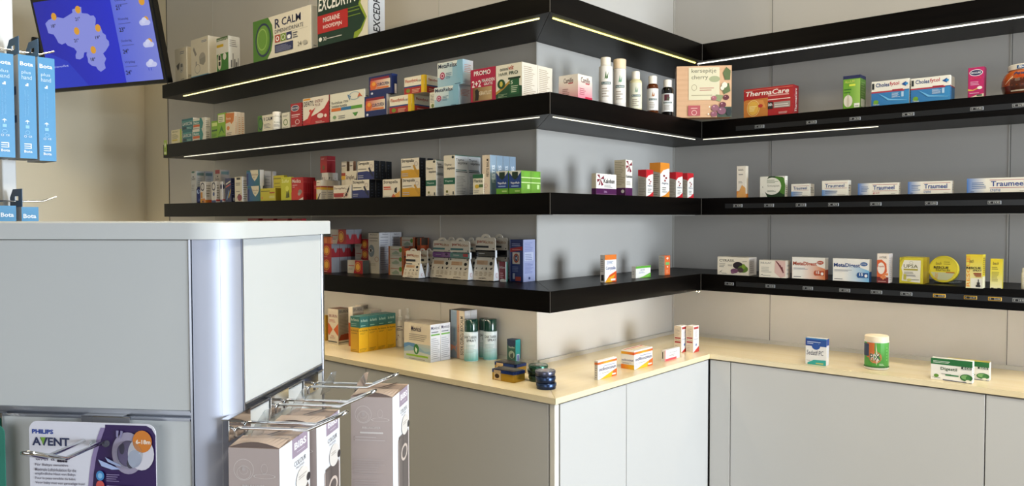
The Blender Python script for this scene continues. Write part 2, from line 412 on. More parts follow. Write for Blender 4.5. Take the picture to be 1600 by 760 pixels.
MB().box((fB-.018, fA, .08), (fB+.0005, fA+.018, ZC-TT-.003), bev=.002).build('corner_post', 'white_edge')
tag(bpy.data.objects['corner_post'], 'thin white vertical edge strip on the outer cabinet corner', 'trim strip')
seam((XAL, fA+.004, ZC-TT-.004), (fB-.02, fA+.012, ZC-TT), 'white_edge')
# ------------------------------------------------------------------ goods on the shelves
SEGNAME = {('A', 1): 'goods on the top shelf, left wall', ('A', 2): 'goods on the second shelf, left wall', ('A', 3): 'goods on the third shelf, left wall',
           ('A', 4): 'goods on the lowest shelf, left wall', ('A', 5): 'goods on the worktop, left run', ('B', 2): 'goods on the second shelf, return wall',
           ('B', 3): 'goods on the third shelf, return wall', ('B', 4): 'goods on the lowest shelf, return wall', ('B', 5): 'goods on the worktop, middle run',
           ('C', 2): 'goods on the second shelf, right wall', ('C', 3): 'goods on the third shelf, right wall', ('C', 4): 'goods on the lowest shelf, right wall',
           ('C', 5): 'goods on the worktop, right run'}
FRONT = {'A': YA, 'B': XP, 'C': YC}; FRONT5 = {'A': YCA, 'B': XCB, 'C': YCC}
def spot(w, s, xl, yt, o, yb, z, rot):
    rz = math.radians((90 if w == 'B' else 0)+rot)
    zb = (ST[s] if z is None else z)+.0003
    if yb is not None:
        q = hit(xl, yb, 2, zb)
    else:
        fr = (FRONT5 if s == 5 else FRONT)[w]
        q = hit(xl, yt+60, 0 if w == 'B' else 1, fr-o if w == 'B' else fr+o)
    q = Vector((q.x, q.y, zb)); e1 = Vector((math.cos(rz), math.sin(rz), 0)); e2 = Vector((-math.sin(rz), math.cos(rz), 0))
    return q, e1, e2, rz, zb
ORD = ['at the front', 'second from the front', 'third from the front', 'fourth from the front', 'last of the row']
def I(w, s, xl, xr, xs, yt, label, base='e9e6de', F=(), S=None, T=(), o=.012, yb=None, z=None, rot=0, d=None, n=1, step=None, name='medicine_box', cat='box', mat='printed_card', bev=.0006):
    q, e1, e2, rz, zb = spot(w, s, xl, yt, o, yb, z, rot)
    ym = (yt+(yb if yb else yt+50))/2
    wd = along(q, e1, xr, ym); h = zat(q, yt)-zb
    if d is None: d = along(q if w == 'B' else q+e1*wd, e2, xs, ym)
    wd, d, h = max(wd, .006), max(d, .006), max(h, .006)
    mb = MB().box((0, 0, 0), (wd, d, h), base, bev=bev)
    if S is None: S = [l(.12, .12, .85, .85, 7, 'aaa69e')]
    S2 = list(S)
    # the tuck-in flap line of a folded carton on its top
    tt = list(T) or [r(.02, .10, .98, .14, 'b8b2a6')]
    faces(mb, wd, d, h, F=list(F), R=S2, L=S2, T=tt)
    ob = mb.build(name, mat, None, q, rz)
    grp = SEGNAME[(w, s)]
    tag(ob, label+(' '+ORD[0] if n > 1 else ''), cat, grp)
    st = step or d+.0012
    for k in range(1, n):
        c = ob.copy(); COL.objects.link(c); c.location = q+e2*st*k; c['label'] = label+' '+(ORD[4] if k == n-1 and n > 2 else ORD[k])
    return {'z': zb+h, 'w': wd, 'd': d, 'h': h, 'q': q, 'ob': ob, 'e1': e1, 'e2': e2}
CRM = 'ece4d2'; WHT = 'efedea'; GRY = 'c9c8c6'
def bottle(w, s, xl, xr, yt, label, body, cap='efe9df', capr=.7, capf=.22, lab=None, labc=WHT, o=.015, yb=None, shoulder=.08, name='bottle', cat='bottle', mat='satin_plastic', bodycols=None, labf=(.1, .66), taper=1, nozzle=False, rot=0, capmat='satin_plastic'):
    xm = (xl+xr)/2
    q, e1, e2, rz, zb = spot(w, s, xm, yt, o, yb, None, 0)
    rad = (Vector((q.x, q.y, zb))-CO).dot(CF)*(xr-xl)/F_PX/2
    inw = Vector((-1, 0, 0)) if w == 'B' else Vector((0, 1, 0))
    if yb is None: q = q+inw*rad*1.0
    else:
        dd = Vector((q.x, q.y, 0))-Vector((CO.x, CO.y, 0)); q = q+dd.normalized()*rad
    q = Vector((*hit(xm, proj((q.x, q.y, zb))[1], 2, zb)[:2], zb)) if abs(proj((q.x, q.y, zb))[1]-337) > 30 else q
    H = zat(q, yt)-zb
    root = empty(name, q, math.atan2(CO.y-q.y, CO.x-q.x)+math.pi/2+math.radians(rot))     # local -Y looks to the room
    tag(root, label, cat, SEGNAME[(w, s)])
    hc = H*capf; hb = H-hc; rc = rad*capr; sh = H*shoulder
    MB().lathe([(rad*.93, 0), (rad, .002), (rad, hb-sh), (rad*.96, hb-sh*.6), (rc*1.05, hb-sh*.12), (rc*.95, hb)], body, cols=bodycols).build('body', mat, root, smooth=True)
    if nozzle:
        MB().lathe([(rc*1.0, hb), (rc, hb+hc*.3), (rc*.5, hb+hc*.36), (rc*.5, hb+hc*.6), (rc*.62, hb+hc*.62), (rc*.62, H)], cap, n=20).box((-rc*.25, -rc*1.3, H-hc*.22), (rc*.25, 0, H-hc*.08), cap).build('pump_nozzle', capmat, root, smooth=True)
    else:
        MB().lathe([(rc, hb), (rc, hb+.001), (rc*taper, H-.003), (rc*taper*.93, H-.0008), (rc*taper*.7, H)], cap).build('cap', capmat, root, smooth=True)
    if lab is not None:
        # label: curved sheet standing just off the body
        z0, z1 = H*labf[0], H*labf[1]; mb = MB(); A = math.radians(75); N = 14; R = rad*1.006
        def W_(u, v, k=0): a = -math.pi/2+(u-.5)*2*A; return ((R+k)*math.cos(a), (R+k)*math.sin(a), z0+(z1-z0)*v)
        vs = [W_(i/N, j) for j in (0, 1) for i in range(N+1)]
        mb.add(vs, [(i, i+1, i+N+2, i+N+1) for i in range(N)], labc)
        tmp = MB(); draw(tmp, (0, 0, 0), (1, 0, 0), (0, 0, 1), (0, -1, 0), lab, eps=.0002, lift=.0002)
        sub = MB()
        for f, c in zip(tmp.f, tmp.c):          # cut wide flat marks so that they follow the curve
            P = [tmp.v[i] for i in f]; xs_ = [q_[0] for q_ in P]
            if len(P) == 4 and max(xs_)-min(xs_) > .15:
                x0_, x1_ = min(xs_), max(xs_); zs = [q_[2] for q_ in P]; m_ = 8
                for i in range(m_):
                    a_, b_ = x0_+(x1_-x0_)*i/m_, x0_+(x1_-x0_)*(i+1)/m_
                    sub.v += [(a_, P[0][1], min(zs)), (b_, P[0][1], min(zs)), (b_, P[0][1], max(zs)), (a_, P[0][1], max(zs))]; n_ = len(sub.v); sub.f.append((n_-4, n_-3, n_-2, n_-1)); sub.c.append(c)
            else:
                n_ = len(sub.v); sub.v += P; sub.f.append(tuple(range(n_, n_+len(P)))); sub.c.append(c)
        mb_n = len(mb.v); mb.v += [W_(x, zz, -y) for x, y, zz in sub.v]; mb.f += [tuple(i+mb_n for i in f) for f in sub.f]; mb.c += sub.c
        mb.build('label', 'printed_card', root)
    return root, H, rad

# ---- top shelf, left wall
I('A', 1, 274, 291.7, 302, 78, 'small white carton with a drawing of a blood pressure meter, far end', 'e8e0cc', [l(.45, .82, .8, .92, 2, '4a5a78'), p([(.12, .50), (.42, .58), (.36, .40), (.26, .34)], '55524c'), e(.56, .40, .17, .15, 'd0ccc2'), r(.50, .42, .66, .52, '6a6b68'), e(.58, .33, .03, .02, '222222'), l(.5, .05, .8, .1, 1)], [l(.2, .1, .8, .2, 2)])
I('A', 1, 299, 325.5, 350, 63.5, 'large white carton with a drawing of an inhaler and tube', 'e8e0cc', [l(.62, .87, .92, .93, 2, '4a6090'), p([(.12, .74), (.18, .80), (.34, .60), (.26, .55)], '9a958a'), e(.66, .48, .18, .13, 'b5b0a4'), p([(.5, .45), (.5, .34), (.72, .28), (.84, .36), (.84, .5)], 'a39e92'), o_(.38, .22, .16, .12, .12, 'a8a398'), l(.28, .3, .34, .6, 1, 'a8a398'), r(0, 0, 1, .045, '4a8fb8')], [r(0, 0, 1, .04, '4a8fb8')])
I('A', 1, 338.5, 357, 375, 61, 'green and white test-kit carton next to the large white carton', 'e6e3da', [r(.05, .9, .95, 1, '4f6f3a'), t('ONETOUCH', .08, .86, .92, .96, 'e6e3da', .01), r(.05, .72, .6, .80, 'd8b21c'), r(.05, 0, 1, .52, '3f7f2f'), e(.27, .3, .16, .24, 'e3dcc6'), r(.2, .34, .36, .48, '20241c'), r(.2, .18, .36, .3, '20241c'), e(.7, .42, .14, .1, 'e9e6dc')], [l(.1, .7, .9, .92, 4), r(.2, .08, .3, .3, '6e6c68'), r(.35, .08, .42, .5, '8d8b86'), r(.48, .08, .58, .34, '6e6c68'), r(.64, .08, .74, .26, '55534f'), r(.8, .08, .86, .38, '8d8b86')])
I('A', 1, 396, 486, 498, 35, 'large display carton, cream with a green disc and travel icons', 'e9e2d0', [p([(0, 0), (.25, 0), (.33, .2), (.37, .5), (.35, .8), (.28, 1), (0, 1)], '4c7f22'), e(.17, .52, .12, .36, '6a9a34'), o_(.19, .50, .145, .40, .13, '1f2c50'), o_(.17, .52, .09, .26, .12, '9ac060'), t('R', .40, .69, .49, .91, '1b2148', .018), t('CALM', .52, .72, .84, .90, '1b2148', .01), t('DIMENHYDRINATE', .40, .57, .88, .66, '4a4c58'), l(.4, .53, .95, .54, 1), r(.40, .36, .49, .53, 'b5452c'), o_(.445, .445, .028, .06, .4, 'ffffff'), r(.50, .36, .59, .53, '7a9a2e'), o_(.545, .445, .03, .06, .2, 'ffffff'), r(.60, .36, .69, .53, '1f2a5c'), e(.645, .43, .032, .04, 'ffffff'), r(.62, .38, .67, .43, 'ffffff'), l(.71, .37, .79, .52, 3, '55545c'), r(.40, .12, .71, .31, '232a58'), l(.42, .14, .69, .29, 5, '8f93ad'), t('24', .79, .15, .85, .25, '6b6860'), e(.91, .2, .04, .05, 'b5b1a4')], [l(.3, .1, .7, .15, 1)])
I('A', 1, 496.5, 575, 601, -9, 'oversized dark green display carton with a red migraine banner', '16402a', [p([(0, 0), (.86, 0), (.84, .2), (.93, .35), (.86, .62), (.92, 1), (0, 1)], '123322'), p([(.72, 0), (1, 0), (1, 1), (.86, 1), (.9, .8), (.82, .6), (.95, .32), (.86, .16), (.74, .12)], '8aa02a'), p([(.78, 0), (1, 0), (1, 1), (.91, 1), (.94, .8), (.86, .62), (.98, .34), (.89, .12)], 'ded9c6'), r(.5, .50, .84, .52, '6f8c2c'), r(.55, .42, .86, .435, '6f8c2c'), r(.55, .56, .84, .575, '6f8c2c'), r(0, .25, .62, .58, 'b3201e'), t('EXCEDRYN', .02, .66, .78, .90, 'f2f0ea', .018, .15), t('MIGRAINE', .12, .44, .46, .53, 'f2e8e4', .012), t('HOOFDPIJN', .12, .30, .5, .39, 'f2e8e4', .012), e(.06, .14, .035, .04, 'f0eee6'), t('30', .12, .1, .19, .17, 'f0eee6'), l(.2, .12, .5, .16, 1, 'c8c6be')], [r(0, 0, 1, 1, 'd8d9da'), t('EXCEDRYN', .3, .1, .72, .93, '15171c', .018, .1, 1), r(0, 0, .08, 1, 'c6c7c9')])
# ---- second shelf, left wall
g0 = card_solid([(0, 0), (.02, 0), (.02, .058), (0, .058)], (), .0015)
qz = hit(256, 243, 1, YA-.003); mb = MB().box((0, 0, 0), (.026, .0015, .068), '9db83a', bev=.0003); faces(mb, .026, .0015, .068, F=[r(.1, .06, .9, .2, 'd6dcb0'), r(.38, .52, .62, .84, 'e6ecc8'), r(.22, .62, .78, .74, 'e6ecc8'), l(.2, .26, .8, .48, 3, '4a6a1e')])
tag(mb.build('shelf_leaflet', 'printed_card', None, (qz.x, YA-.002, SB[2]+.012)), 'small green leaflet with a white cross at the far shelf end', 'leaflet')
I('A', 2, 268.5, 284, 286, 204, 'small cream carton with a green edge, far end of the second shelf', 'e6dcb4', [r(.85, 0, 1, 1, 'a9bf3c'), t('IBEROGAST', .12, .8, .7, .9, '5d6b2a'), l(.1, .35, .75, .72, 5, '8c8a5c'), r(.1, .2, .6, .3, 'd7c24a')], o=.012)
tl = [t('GAVISCON', .06, .42, .9, .7, 'e8efe8', .012), r(0, .75, 1, .8, '5fb0a8'), r(.06, .1, .4, .3, '0d3d4c'), l(.45, .1, .9, .3, 2, '9ecfc8')]
a = I('A', 2, 286, 301, 309, 205, 'teal antacid carton at the bottom of the stack, left pair', '1e6f78', tl, [r(0, 0, 1, 1, 'e4ddd0')]); I('A', 2, 285, 302, 309, 187, 'teal antacid carton on top of its stack, left pair', '1e6f78', tl, [r(0, 0, 1, 1, 'e4ddd0')], z=a['z'])
to = [r(0, .45, .55, .78, '2e8a88'), t('Maalox', .06, .5, .5, .72, 'eef3ee', .012), r(0, .2, .75, .42, 'd5662a'), p([(.55, 0), (.75, 0), (.85, .5), (.7, 1), (.55, 1)], '2e8a88'), l(.05, .04, .5, .16, 1)]
a = I('A', 2, 302.5, 321, 329, 203, 'orange and teal striped carton at the bottom of the stack', 'e6e2d6', to, [l(.1, .1, .9, .8, 4)], o=.013); I('A', 2, 302.5, 321, 329, 186.5, 'orange and teal striped carton on top of its stack', 'e6e2d6', to, [l(.1, .1, .9, .8, 4)], z=a['z'], o=.013)
I('A', 2, 331, 340.5, 342, 190, 'narrow bright green carton left of the tall green one', '7fae2c', [r(.1, .7, .9, .9, 'cfe08a'), r(.1, .4, .9, .5, '2f5a1c'), l(.1, .1, .9, .3, 3, '38701e')], d=.03)
I('A', 2, 340.8, 352, 353, 178, 'tall lime green carton with a cream panel', '86b52e', [r(.08, .62, .92, .94, 'e9e6c8'), l(.15, .66, .85, .88, 3, '4c6a28'), p([(.1, .1), (.5, .5), (.9, .15), (.5, .3)], '3f7a22'), r(0, 0, 1, .07, '4c8a24')], o=.013, d=.03)
I('A', 2, 353.2, 366.5, 371.5, 177, 'orange and cream wafer carton in its row', 'ead9c2', [p([(0, .2), (.9, .62), (1, .95), (0, 1)], 'd57a34'), p([(0, .55), (.5, .6), (1, .3), (1, .25), (0, .1)], 'e9dcc6'), t('Forte', .1, .7, .6, .8, 'f4e8d4', .012), e(.3, .35, .16, .09, 'de8a44'), l(.1, .06, .8, .2, 2)], [r(0, 0, 1, 1, 'ecd9bf'), l(.2, .1, .8, .85, 9, 'd59a6a')], n=3)
I('A', 2, 403.5, 427, 431, 182, 'small cream carton with green disc beside the white bottle', 'e9e2d0', [p([(0, 0), (.28, 0), (.36, .5), (.28, 1), (0, 1)], '4c7f22'), o_(.18, .5, .14, .38, .2, '1f2c50'), t('R CALM', .40, .64, .95, .86, '1b2148', .012), l(.4, .2, .9, .5, 4, '77757c')])
bottle('A', 2, 426, 440.5, 175, 'white pill bottle with a ribbed white cap', 'e8e5dc', 'efeae0', .98, .26, [t('Rcalm', .25, .55, .75, .7, '6a7a5a'), l(.2, .15, .8, .45, 4)], 'ece9df', o=.006, labf=(.08, .6))
I('A', 2, 440.8, 452.5, 454, 177, 'small cream carton with a green sketch right of the white bottle', 'e4e0cf', [l(.15, .75, .85, .88, 2), o_(.5, .4, .28, .2, .3, '66803a'), l(.15, .08, .85, .15, 1)], o=.014, d=.04)
I('A', 2, 454.5, 471.5, 474, 163, 'small red carton with a dark blue oval emblem', 'a91f26', [e(.42, .80, .36, .13, 'e8e4e6'), e(.42, .80, .33, .11, '1b2550'), t('BIOCURE', .14, .76, .70, .84, 'f2f0f0', .012), r(.1, .5, .85, .54, 'e4c8c8'), r(.1, .42, .7, .46, 'd8a8a8'), o_(.62, .22, .2, .1, .2, 'efe2e0'), l(.1, .05, .6, .12, 2, 'e8caca')])
I('A', 2, 473.8, 514, 519, 155, 'red and cream energy carton with a swoosh figure', 'e9e0d0', [p([(0, 0), (1, 0), (1, .82), (.82, .55), (.6, .42), (.3, .3), (0, .18)], 'b3222a'), r(.03, .92, .3, .98, 'df9a2c'), t('DEFATYL', .04, .70, .44, .88, '1c1a1c', .018), t('ENERGY', .48, .78, .80, .89, '7c2022'), t('PLUS', .48, .66, .68, .75, '7c2022'), p([(.12, .1), (.3, .48), (.5, .62), (.34, .36), (.3, .05)], 'c62f30'), e(.3, .52, .05, .05, 'd24a3c'), e(.68, .3, .12, .09, 'e8d6cc'), e(.88, .28, .05, .06, 'f0dcd0'), l(.5, .05, .9, .14, 2, 'e9c8c0')], [r(0, 0, 1, 1, '9c1e26'), l(.2, .1, .8, .9, 6, 'd8a09c')])
I('A', 2, 516, 570, 578.5, 148, 'white food-supplement carton with orange, blue and green bars', 'e3e0ce', [t('Revitalose', .05, .62, .37, .72, '2c3236', .01), t('crono', .4, .63, .54, .71, '2c3236', .01), t('Solution buvable', .05, .5, .5, .6, '2c3236', .01), r(.04, .37, .33, .48, 'd5702c'), r(.33, .37, .62, .48, '2c6ea0'), r(.62, .37, .93, .48, '5a9a34'), p([(.52, .9), (.62, .82), (.58, .68), (.54, .8)], '3d6f9c'), o_(.72, .82, .16, .14, .14, '9fb6c0'), p([(.86, .9), (.95, .74), (.88, .78), (.8, .74)], 'c8643c'), p([(.66, .24), (.82, .24), (.74, .1)], '4f8f3a'), e(.14, .16, .05, .06, '7fa070'), l(.25, .1, .45, .24, 2)], [r(0, 0, 1, .2, 'd8d2c4'), l(.2, .3, .8, .85, 5)])
cf = [r(0, 0, 1, 1, '18285e'), g(.06, .3, .94, .78, 'c8452a', 'e9dcc4'), r(.08, .78, .9, .9, '8c2430'), e(.2, .52, .15, .2, 'd8672a'), e(.22, .6, .08, .1, 'e8a040'), t('CURCUFEN', .36, .46, .9, .62, '18285e', .018), r(.38, .32, .88, .4, 'd8763a'), e(.14, .12, .05, .06, 'd8dcea')]
a = I('A', 2, 570, 604, 610.5, 152, 'dark blue turmeric carton, lower one of two', '18285e', cf, [r(0, 0, 1, 1, 'e4dccf')]); I('A', 2, 577, 612, 621, 121, 'dark blue turmeric carton stacked on its twin', '18285e', cf, [r(.5, 0, .9, .5, 'd8d4d4'), r(0, .9, 1, 1, '24387a')], z=a['z'], o=.014)
fx = [r(0, 0, 1, .38, 'a92b26'), r(0, .38, 1, .46, '22407a'), e(.2, .2, .1, .12, '7a8c2c'), t('Flexofytol', .06, .62, .66, .86, 'c04a28', .012), t('FORTE', .68, .64, .93, .76, '5a4a3a'), l(.4, .06, .8, .3, 3, 'e6c0a0'), r(.86, 0, 1, 1, 'e2b81e')]
fs_ = [r(0, 0, 1, .38, 'a92b26'), r(0, .38, 1, .46, '3f5a88'), r(0, 0, .16, 1, 'e2b81e'), t('Flexofytol', .25, .66, .92, .84, 'c04a28', .012), l(.3, .1, .9, .3, 2, 'e6c0a0')]
a = I('A', 2, 609, 643, 671, 152, 'white and red joint-care promo pack with yellow band, lower one', 'ebe2cc', fx, fs_); I('A', 2, 632, 663, 687, 122, 'white and red joint-care promo pack with yellow band, top one', 'ebe2cc', fx, fs_, z=a['z'], o=.016)
I('A', 2, 671.5, 680, 684, 145, 'narrow cream carton between the yellow-banded packs and blue profile packs', 'e3ddc8', [l(.2, .4, .9, .9, 6), e(.55, .2, .25, .12, '7c8a4a')], o=.02, d=.05)
mt = [g(0, 0, 1, .8, 'a9c6d2', '7fb0c6'), p([(0, .62), (.78, .80), (.78, 1), (0, 1)], 'dfe3dc'), g(.0, .4, .6, .95, 'dfe3dc', 'bcd2d8'), p([(.76, 0), (1, 0), (1, 1), (.80, 1), (.74, .7), (.80, .5), (.78, .3), (.94, .2), (.94, .05)], '84b4ca'), t('MetaRelax', .04, .76, .78, .94, '1a2c4a', .018), e(.2, .45, .1, .15, 'a8305a'), o_(.2, .45, .06, .09, .3, 'f0e4e8'), l(.35, .32, .62, .58, 4, '5a7a90'), l(.7, .04, .92, .1, 1, '3a5a78')]
ms = [g(0, 0, 1, 1, '9cc0d0', 'ece4da'), l(.15, .5, .85, .85, 5, 'c08a7a')]
a = I('A', 2, 679, 716.5, 737, 138, 'pale blue relaxing carton with face profile, lower one', 'dce3e2', mt, ms); I('A', 2, 684, 723, 739, 99.5, 'pale blue relaxing carton with face profile, stacked on top', 'dce3e2', mt, ms, z=a['z'], o=.014)
I('A', 2, 735.5, 774.5, 778, 110, 'crimson promotion carton with a long-haired silhouette', 'ad1640', [t('PROMO', .14, .80, .80, .94, 'f4ece8', .018), t('2+2', .06, .46, .42, .66, 'f4ece8', .018), t('MAANDEN', .46, .58, .96, .68, 'f4ece8', .012), t('GRATIS', .54, .48, .88, .56, 'f4ece8', .012), g(.1, .04, .86, .44, '6a4a22', 'c0a070'), p([(.18, .06), (.32, .06), (.36, .3), (.28, .4), (.18, .36), (.2, .2)], '1c1210'), r(.34, .22, .82, .3, 'a58a5a'), t('GRATUIT', .36, .2, .84, .31, 'efe2cc')], [r(0, 0, 1, 1, '8c1434')], d=.05)
I('A', 2, 775, 815.5, 839.5, 103.5, 'cream and dark green hair-supplement carton', 'e8e2cd', [p([(0, 0), (1, 0), (1, .32), (.5, .42), (0, .2)], '16472a'), p([(0, .14), (.3, .28), (.62, .5), (.96, .56), (.96, .6), (.6, .56), (.28, .36), (0, .22)], 'b08a3a'), r(.54, .1, .9, .54, '1f5a34'), r(.48, .54, .94, .6, '14301c'), t('5', .58, .4, .66, .5, 'd8e4c8', .012), l(.6, .16, .86, .38, 4, 'c8d8b8'), t('omni', .16, .82, .48, .92, '4a4a40', .01), t('vit', .50, .82, .70, .95, 'b8432a', .012, .2), t('HAIR', .12, .68, .46, .77, '3a4a34'), t('PRO', .52, .68, .86, .78, '1c3a20', .018), e(.22, .44, .15, .14, '1c4a26'), e(.22, .44, .06, .08, 'c8b850'), l(.1, .05, .45, .16, 3, '9ab08a')], [r(0, 0, 1, 1, 'd9d0c0'), l(.1, .08, .9, .93, 15, 'a89884')], n=2)
# ---- second shelf, return wall
cd_ = [g(0, 0, 1, .6, 'e0889a', 'e6b0aa'), g(0, 0, 1, .75, 'd96f88', 'ead2c6', True), t('Camille', .2, .68, .84, .9, '5a3a36', .012), r(.52, .64, .8, .68, 'b02a3a'), l(.1, .2, .6, .5, 4, 'a85060'), r(.5, .02, 1, .14, 'c01e40')]
I('B', 2, 903, 925, 873, 115, 'pink and cream square carton near the outer shelf corner', 'e6dccf', cd_, [g(0, 0, 1, .75, 'd98a94', 'e8dccb', True), t('Camille', .26, .68, .76, .88, '5a3a36', .012), r(.5, .64, .74, .68, 'b02a3a'), l(.2, .2, .6, .5, 4, 'a06a60')], o=.02)
leaf = lambda c: [p([(.44, .62), (.52, .86), (.56, .66)], c), p([(.52, .62), (.66, .84), (.62, .64)], c), r(.26, .46, .8, .54, '1c3a34'), t('KLORANE', .3, .475, .76, .525, 'dfe6e0', .012), l(.3, .1, .7, .4, 4, 'a89a8a')]
bottle('B', 2, 935.5, 957, 90, 'tall white spray can with slim cap, first bottle of the row', 'e4dcd2', 'efe2cf', .74, .17, leaf('4a6a3a'), 'e7e0d6', o=.03, labf=(.1, .8))
bottle('B', 2, 958, 978, 93, 'tall white spray can with wide ivory cap, second bottle', 'e2d9cf', 'e9cfae', 1.0, .2, leaf('6a9a7a'), 'e5ddd2', o=.03, shoulder=.02, labf=(.1, .76))
bottle('B', 2, 983.5, 1003, 112, 'small pale yellow shampoo bottle with white cap', 'd9cfa4', 'f0e8dc', .66, .2, leaf('8aa08a'), 'dedbc4', o=.03, labf=(.06, .7), mat='glossy_plastic')
bottle('B', 2, 1010.5, 1028.5, 119, 'small amber shampoo bottle with white cap', '7a3a16', 'f0e8dc', .74, .21, [r(0, 0, 1, 1, 'e6e2dc'), *leaf('b0703a')], 'e6e2dc', o=.03, mat='amber_glass', labf=(.1, .66))
bottle('B', 2, 1033.5, 1052, 125, 'small black shampoo bottle with white cap, last of the row', '100c0a', 'f0e8dc', .7, .2, [r(0, 0, 1, 1, 'e6e4e0'), p([(.3, .7), (.5, .95), (.62, .7), (.45, .6)], '5a2430'), *leaf('4a5a3a')], 'e4e2de', o=.03, mat='glossy_plastic', labf=(.14, .62))
# ---- third shelf, return wall
def star(cx, cy, s_, sy):
    P_ = lambda *q: p([(cx+x*s_, cy+y*sy) for x, y in q], '7a1430')
    return [P_((0, 0), (-1, 1.0), (-.3, 1.1)), P_((0, 0), (1, .9), (1.1, .1)), P_((0, 0), (-1, .0), (-.9, -.8)), P_((0, 0), (.3, -1.6), (.9, -1.3)), P_((0, 0), (-.6, -1.5), (-.1, -1.3))]
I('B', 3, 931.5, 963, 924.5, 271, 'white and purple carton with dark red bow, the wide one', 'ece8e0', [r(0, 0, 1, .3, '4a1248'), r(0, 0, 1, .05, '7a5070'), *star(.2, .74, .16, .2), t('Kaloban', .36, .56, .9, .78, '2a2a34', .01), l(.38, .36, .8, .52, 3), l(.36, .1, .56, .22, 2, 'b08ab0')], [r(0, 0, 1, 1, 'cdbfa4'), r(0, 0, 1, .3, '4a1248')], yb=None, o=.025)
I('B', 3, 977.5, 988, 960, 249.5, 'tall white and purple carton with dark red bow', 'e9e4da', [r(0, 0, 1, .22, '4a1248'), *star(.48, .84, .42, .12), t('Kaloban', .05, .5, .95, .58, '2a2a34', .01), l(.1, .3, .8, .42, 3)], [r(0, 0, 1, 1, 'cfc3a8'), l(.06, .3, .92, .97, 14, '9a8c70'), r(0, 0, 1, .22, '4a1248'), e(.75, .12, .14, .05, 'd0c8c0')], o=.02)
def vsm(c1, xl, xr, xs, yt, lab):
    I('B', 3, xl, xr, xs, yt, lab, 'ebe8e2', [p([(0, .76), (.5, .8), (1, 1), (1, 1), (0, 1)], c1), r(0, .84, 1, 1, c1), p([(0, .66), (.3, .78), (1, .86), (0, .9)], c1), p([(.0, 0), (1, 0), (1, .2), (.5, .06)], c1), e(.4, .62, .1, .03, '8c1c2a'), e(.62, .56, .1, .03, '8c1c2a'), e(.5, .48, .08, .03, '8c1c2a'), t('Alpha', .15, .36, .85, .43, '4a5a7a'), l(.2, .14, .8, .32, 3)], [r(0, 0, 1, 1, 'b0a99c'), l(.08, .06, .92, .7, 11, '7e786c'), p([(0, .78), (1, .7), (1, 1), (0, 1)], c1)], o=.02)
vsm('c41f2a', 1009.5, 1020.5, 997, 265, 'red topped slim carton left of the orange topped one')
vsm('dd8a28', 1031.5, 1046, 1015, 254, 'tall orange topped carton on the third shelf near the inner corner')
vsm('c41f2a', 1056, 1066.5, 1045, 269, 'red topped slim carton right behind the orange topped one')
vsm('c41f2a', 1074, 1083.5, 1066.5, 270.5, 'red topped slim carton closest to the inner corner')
# ---- lowest shelf, return wall
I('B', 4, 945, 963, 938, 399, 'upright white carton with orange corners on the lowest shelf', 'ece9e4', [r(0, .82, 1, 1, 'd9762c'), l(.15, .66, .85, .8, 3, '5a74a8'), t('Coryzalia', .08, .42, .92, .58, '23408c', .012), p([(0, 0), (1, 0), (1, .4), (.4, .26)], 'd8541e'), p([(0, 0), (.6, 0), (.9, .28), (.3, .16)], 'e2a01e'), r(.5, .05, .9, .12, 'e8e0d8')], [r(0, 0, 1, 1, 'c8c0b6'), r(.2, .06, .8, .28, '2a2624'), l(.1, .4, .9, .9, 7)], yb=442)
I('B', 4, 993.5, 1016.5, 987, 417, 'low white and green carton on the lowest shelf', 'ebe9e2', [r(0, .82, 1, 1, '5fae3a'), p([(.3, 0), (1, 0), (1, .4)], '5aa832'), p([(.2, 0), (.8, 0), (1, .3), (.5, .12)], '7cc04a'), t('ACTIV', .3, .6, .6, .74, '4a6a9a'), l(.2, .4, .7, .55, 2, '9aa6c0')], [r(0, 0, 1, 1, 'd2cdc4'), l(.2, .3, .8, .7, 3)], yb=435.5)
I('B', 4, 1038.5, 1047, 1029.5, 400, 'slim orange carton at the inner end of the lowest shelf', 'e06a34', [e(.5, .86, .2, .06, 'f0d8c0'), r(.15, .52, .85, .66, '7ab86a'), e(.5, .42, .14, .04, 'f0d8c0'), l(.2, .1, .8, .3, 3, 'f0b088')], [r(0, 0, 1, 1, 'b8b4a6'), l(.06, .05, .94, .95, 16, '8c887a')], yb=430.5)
# ---- worktop, middle run
osc = lambda: [r(0, .80, 1, .92, 'd8521e'), g(0, .80, .5, .92, 'd8521e', 'e8a81e'), g(.5, .80, 1, .92, 'e8a81e', 'd8521e'), t('oscillococcinum', .05, .44, .95, .62, '2c3470', .012), l(.3, .66, .9, .74, 1, '7f88b0'), p([(.1, 0), (1, 0), (1, .4)], 'e0641e'), p([(.1, 0), (.7, 0), (.8, .3)], 'e8b81e'), r(.74, .08, .94, .16, 'f2e8e0'), o_(.1, .22, .06, .1, .2, '8f98c0'), l(.2, .3, .6, .36, 1)]
I('B', 5, 934, 963.5, 929, 565, 'white carton with orange and yellow bands nearest the outer corner', 'eeeae4', osc(), [r(0, 0, 1, 1, 'cfc6b6'), l(.2, .1, .8, .85, 6), r(0, .80, 1, .92, 'c8641e')], yb=594.5)
I('B', 5, 991, 1019.5, 970.5, 549, 'larger white carton with orange and yellow bands, the middle one', 'eeeae4', osc(), [r(0, .8, 1, .92, 'd8621e'), g(0, .78, 1, .92, 'e8b01e', 'd8521e'), t('oscillococcinum', .06, .42, .94, .54, '3c4478', .01), g(0, 0, 1, .24, 'e06a1e', 'e8b81e'), l(.1, .28, .9, .38, 2)], T=[r(.03, .1, .97, .14, 'c8c0b0'), r(0, .7, 1, .86, 'd8621e'), r(0, .4, 1, .5, 'e8b81e')], yb=578.5)
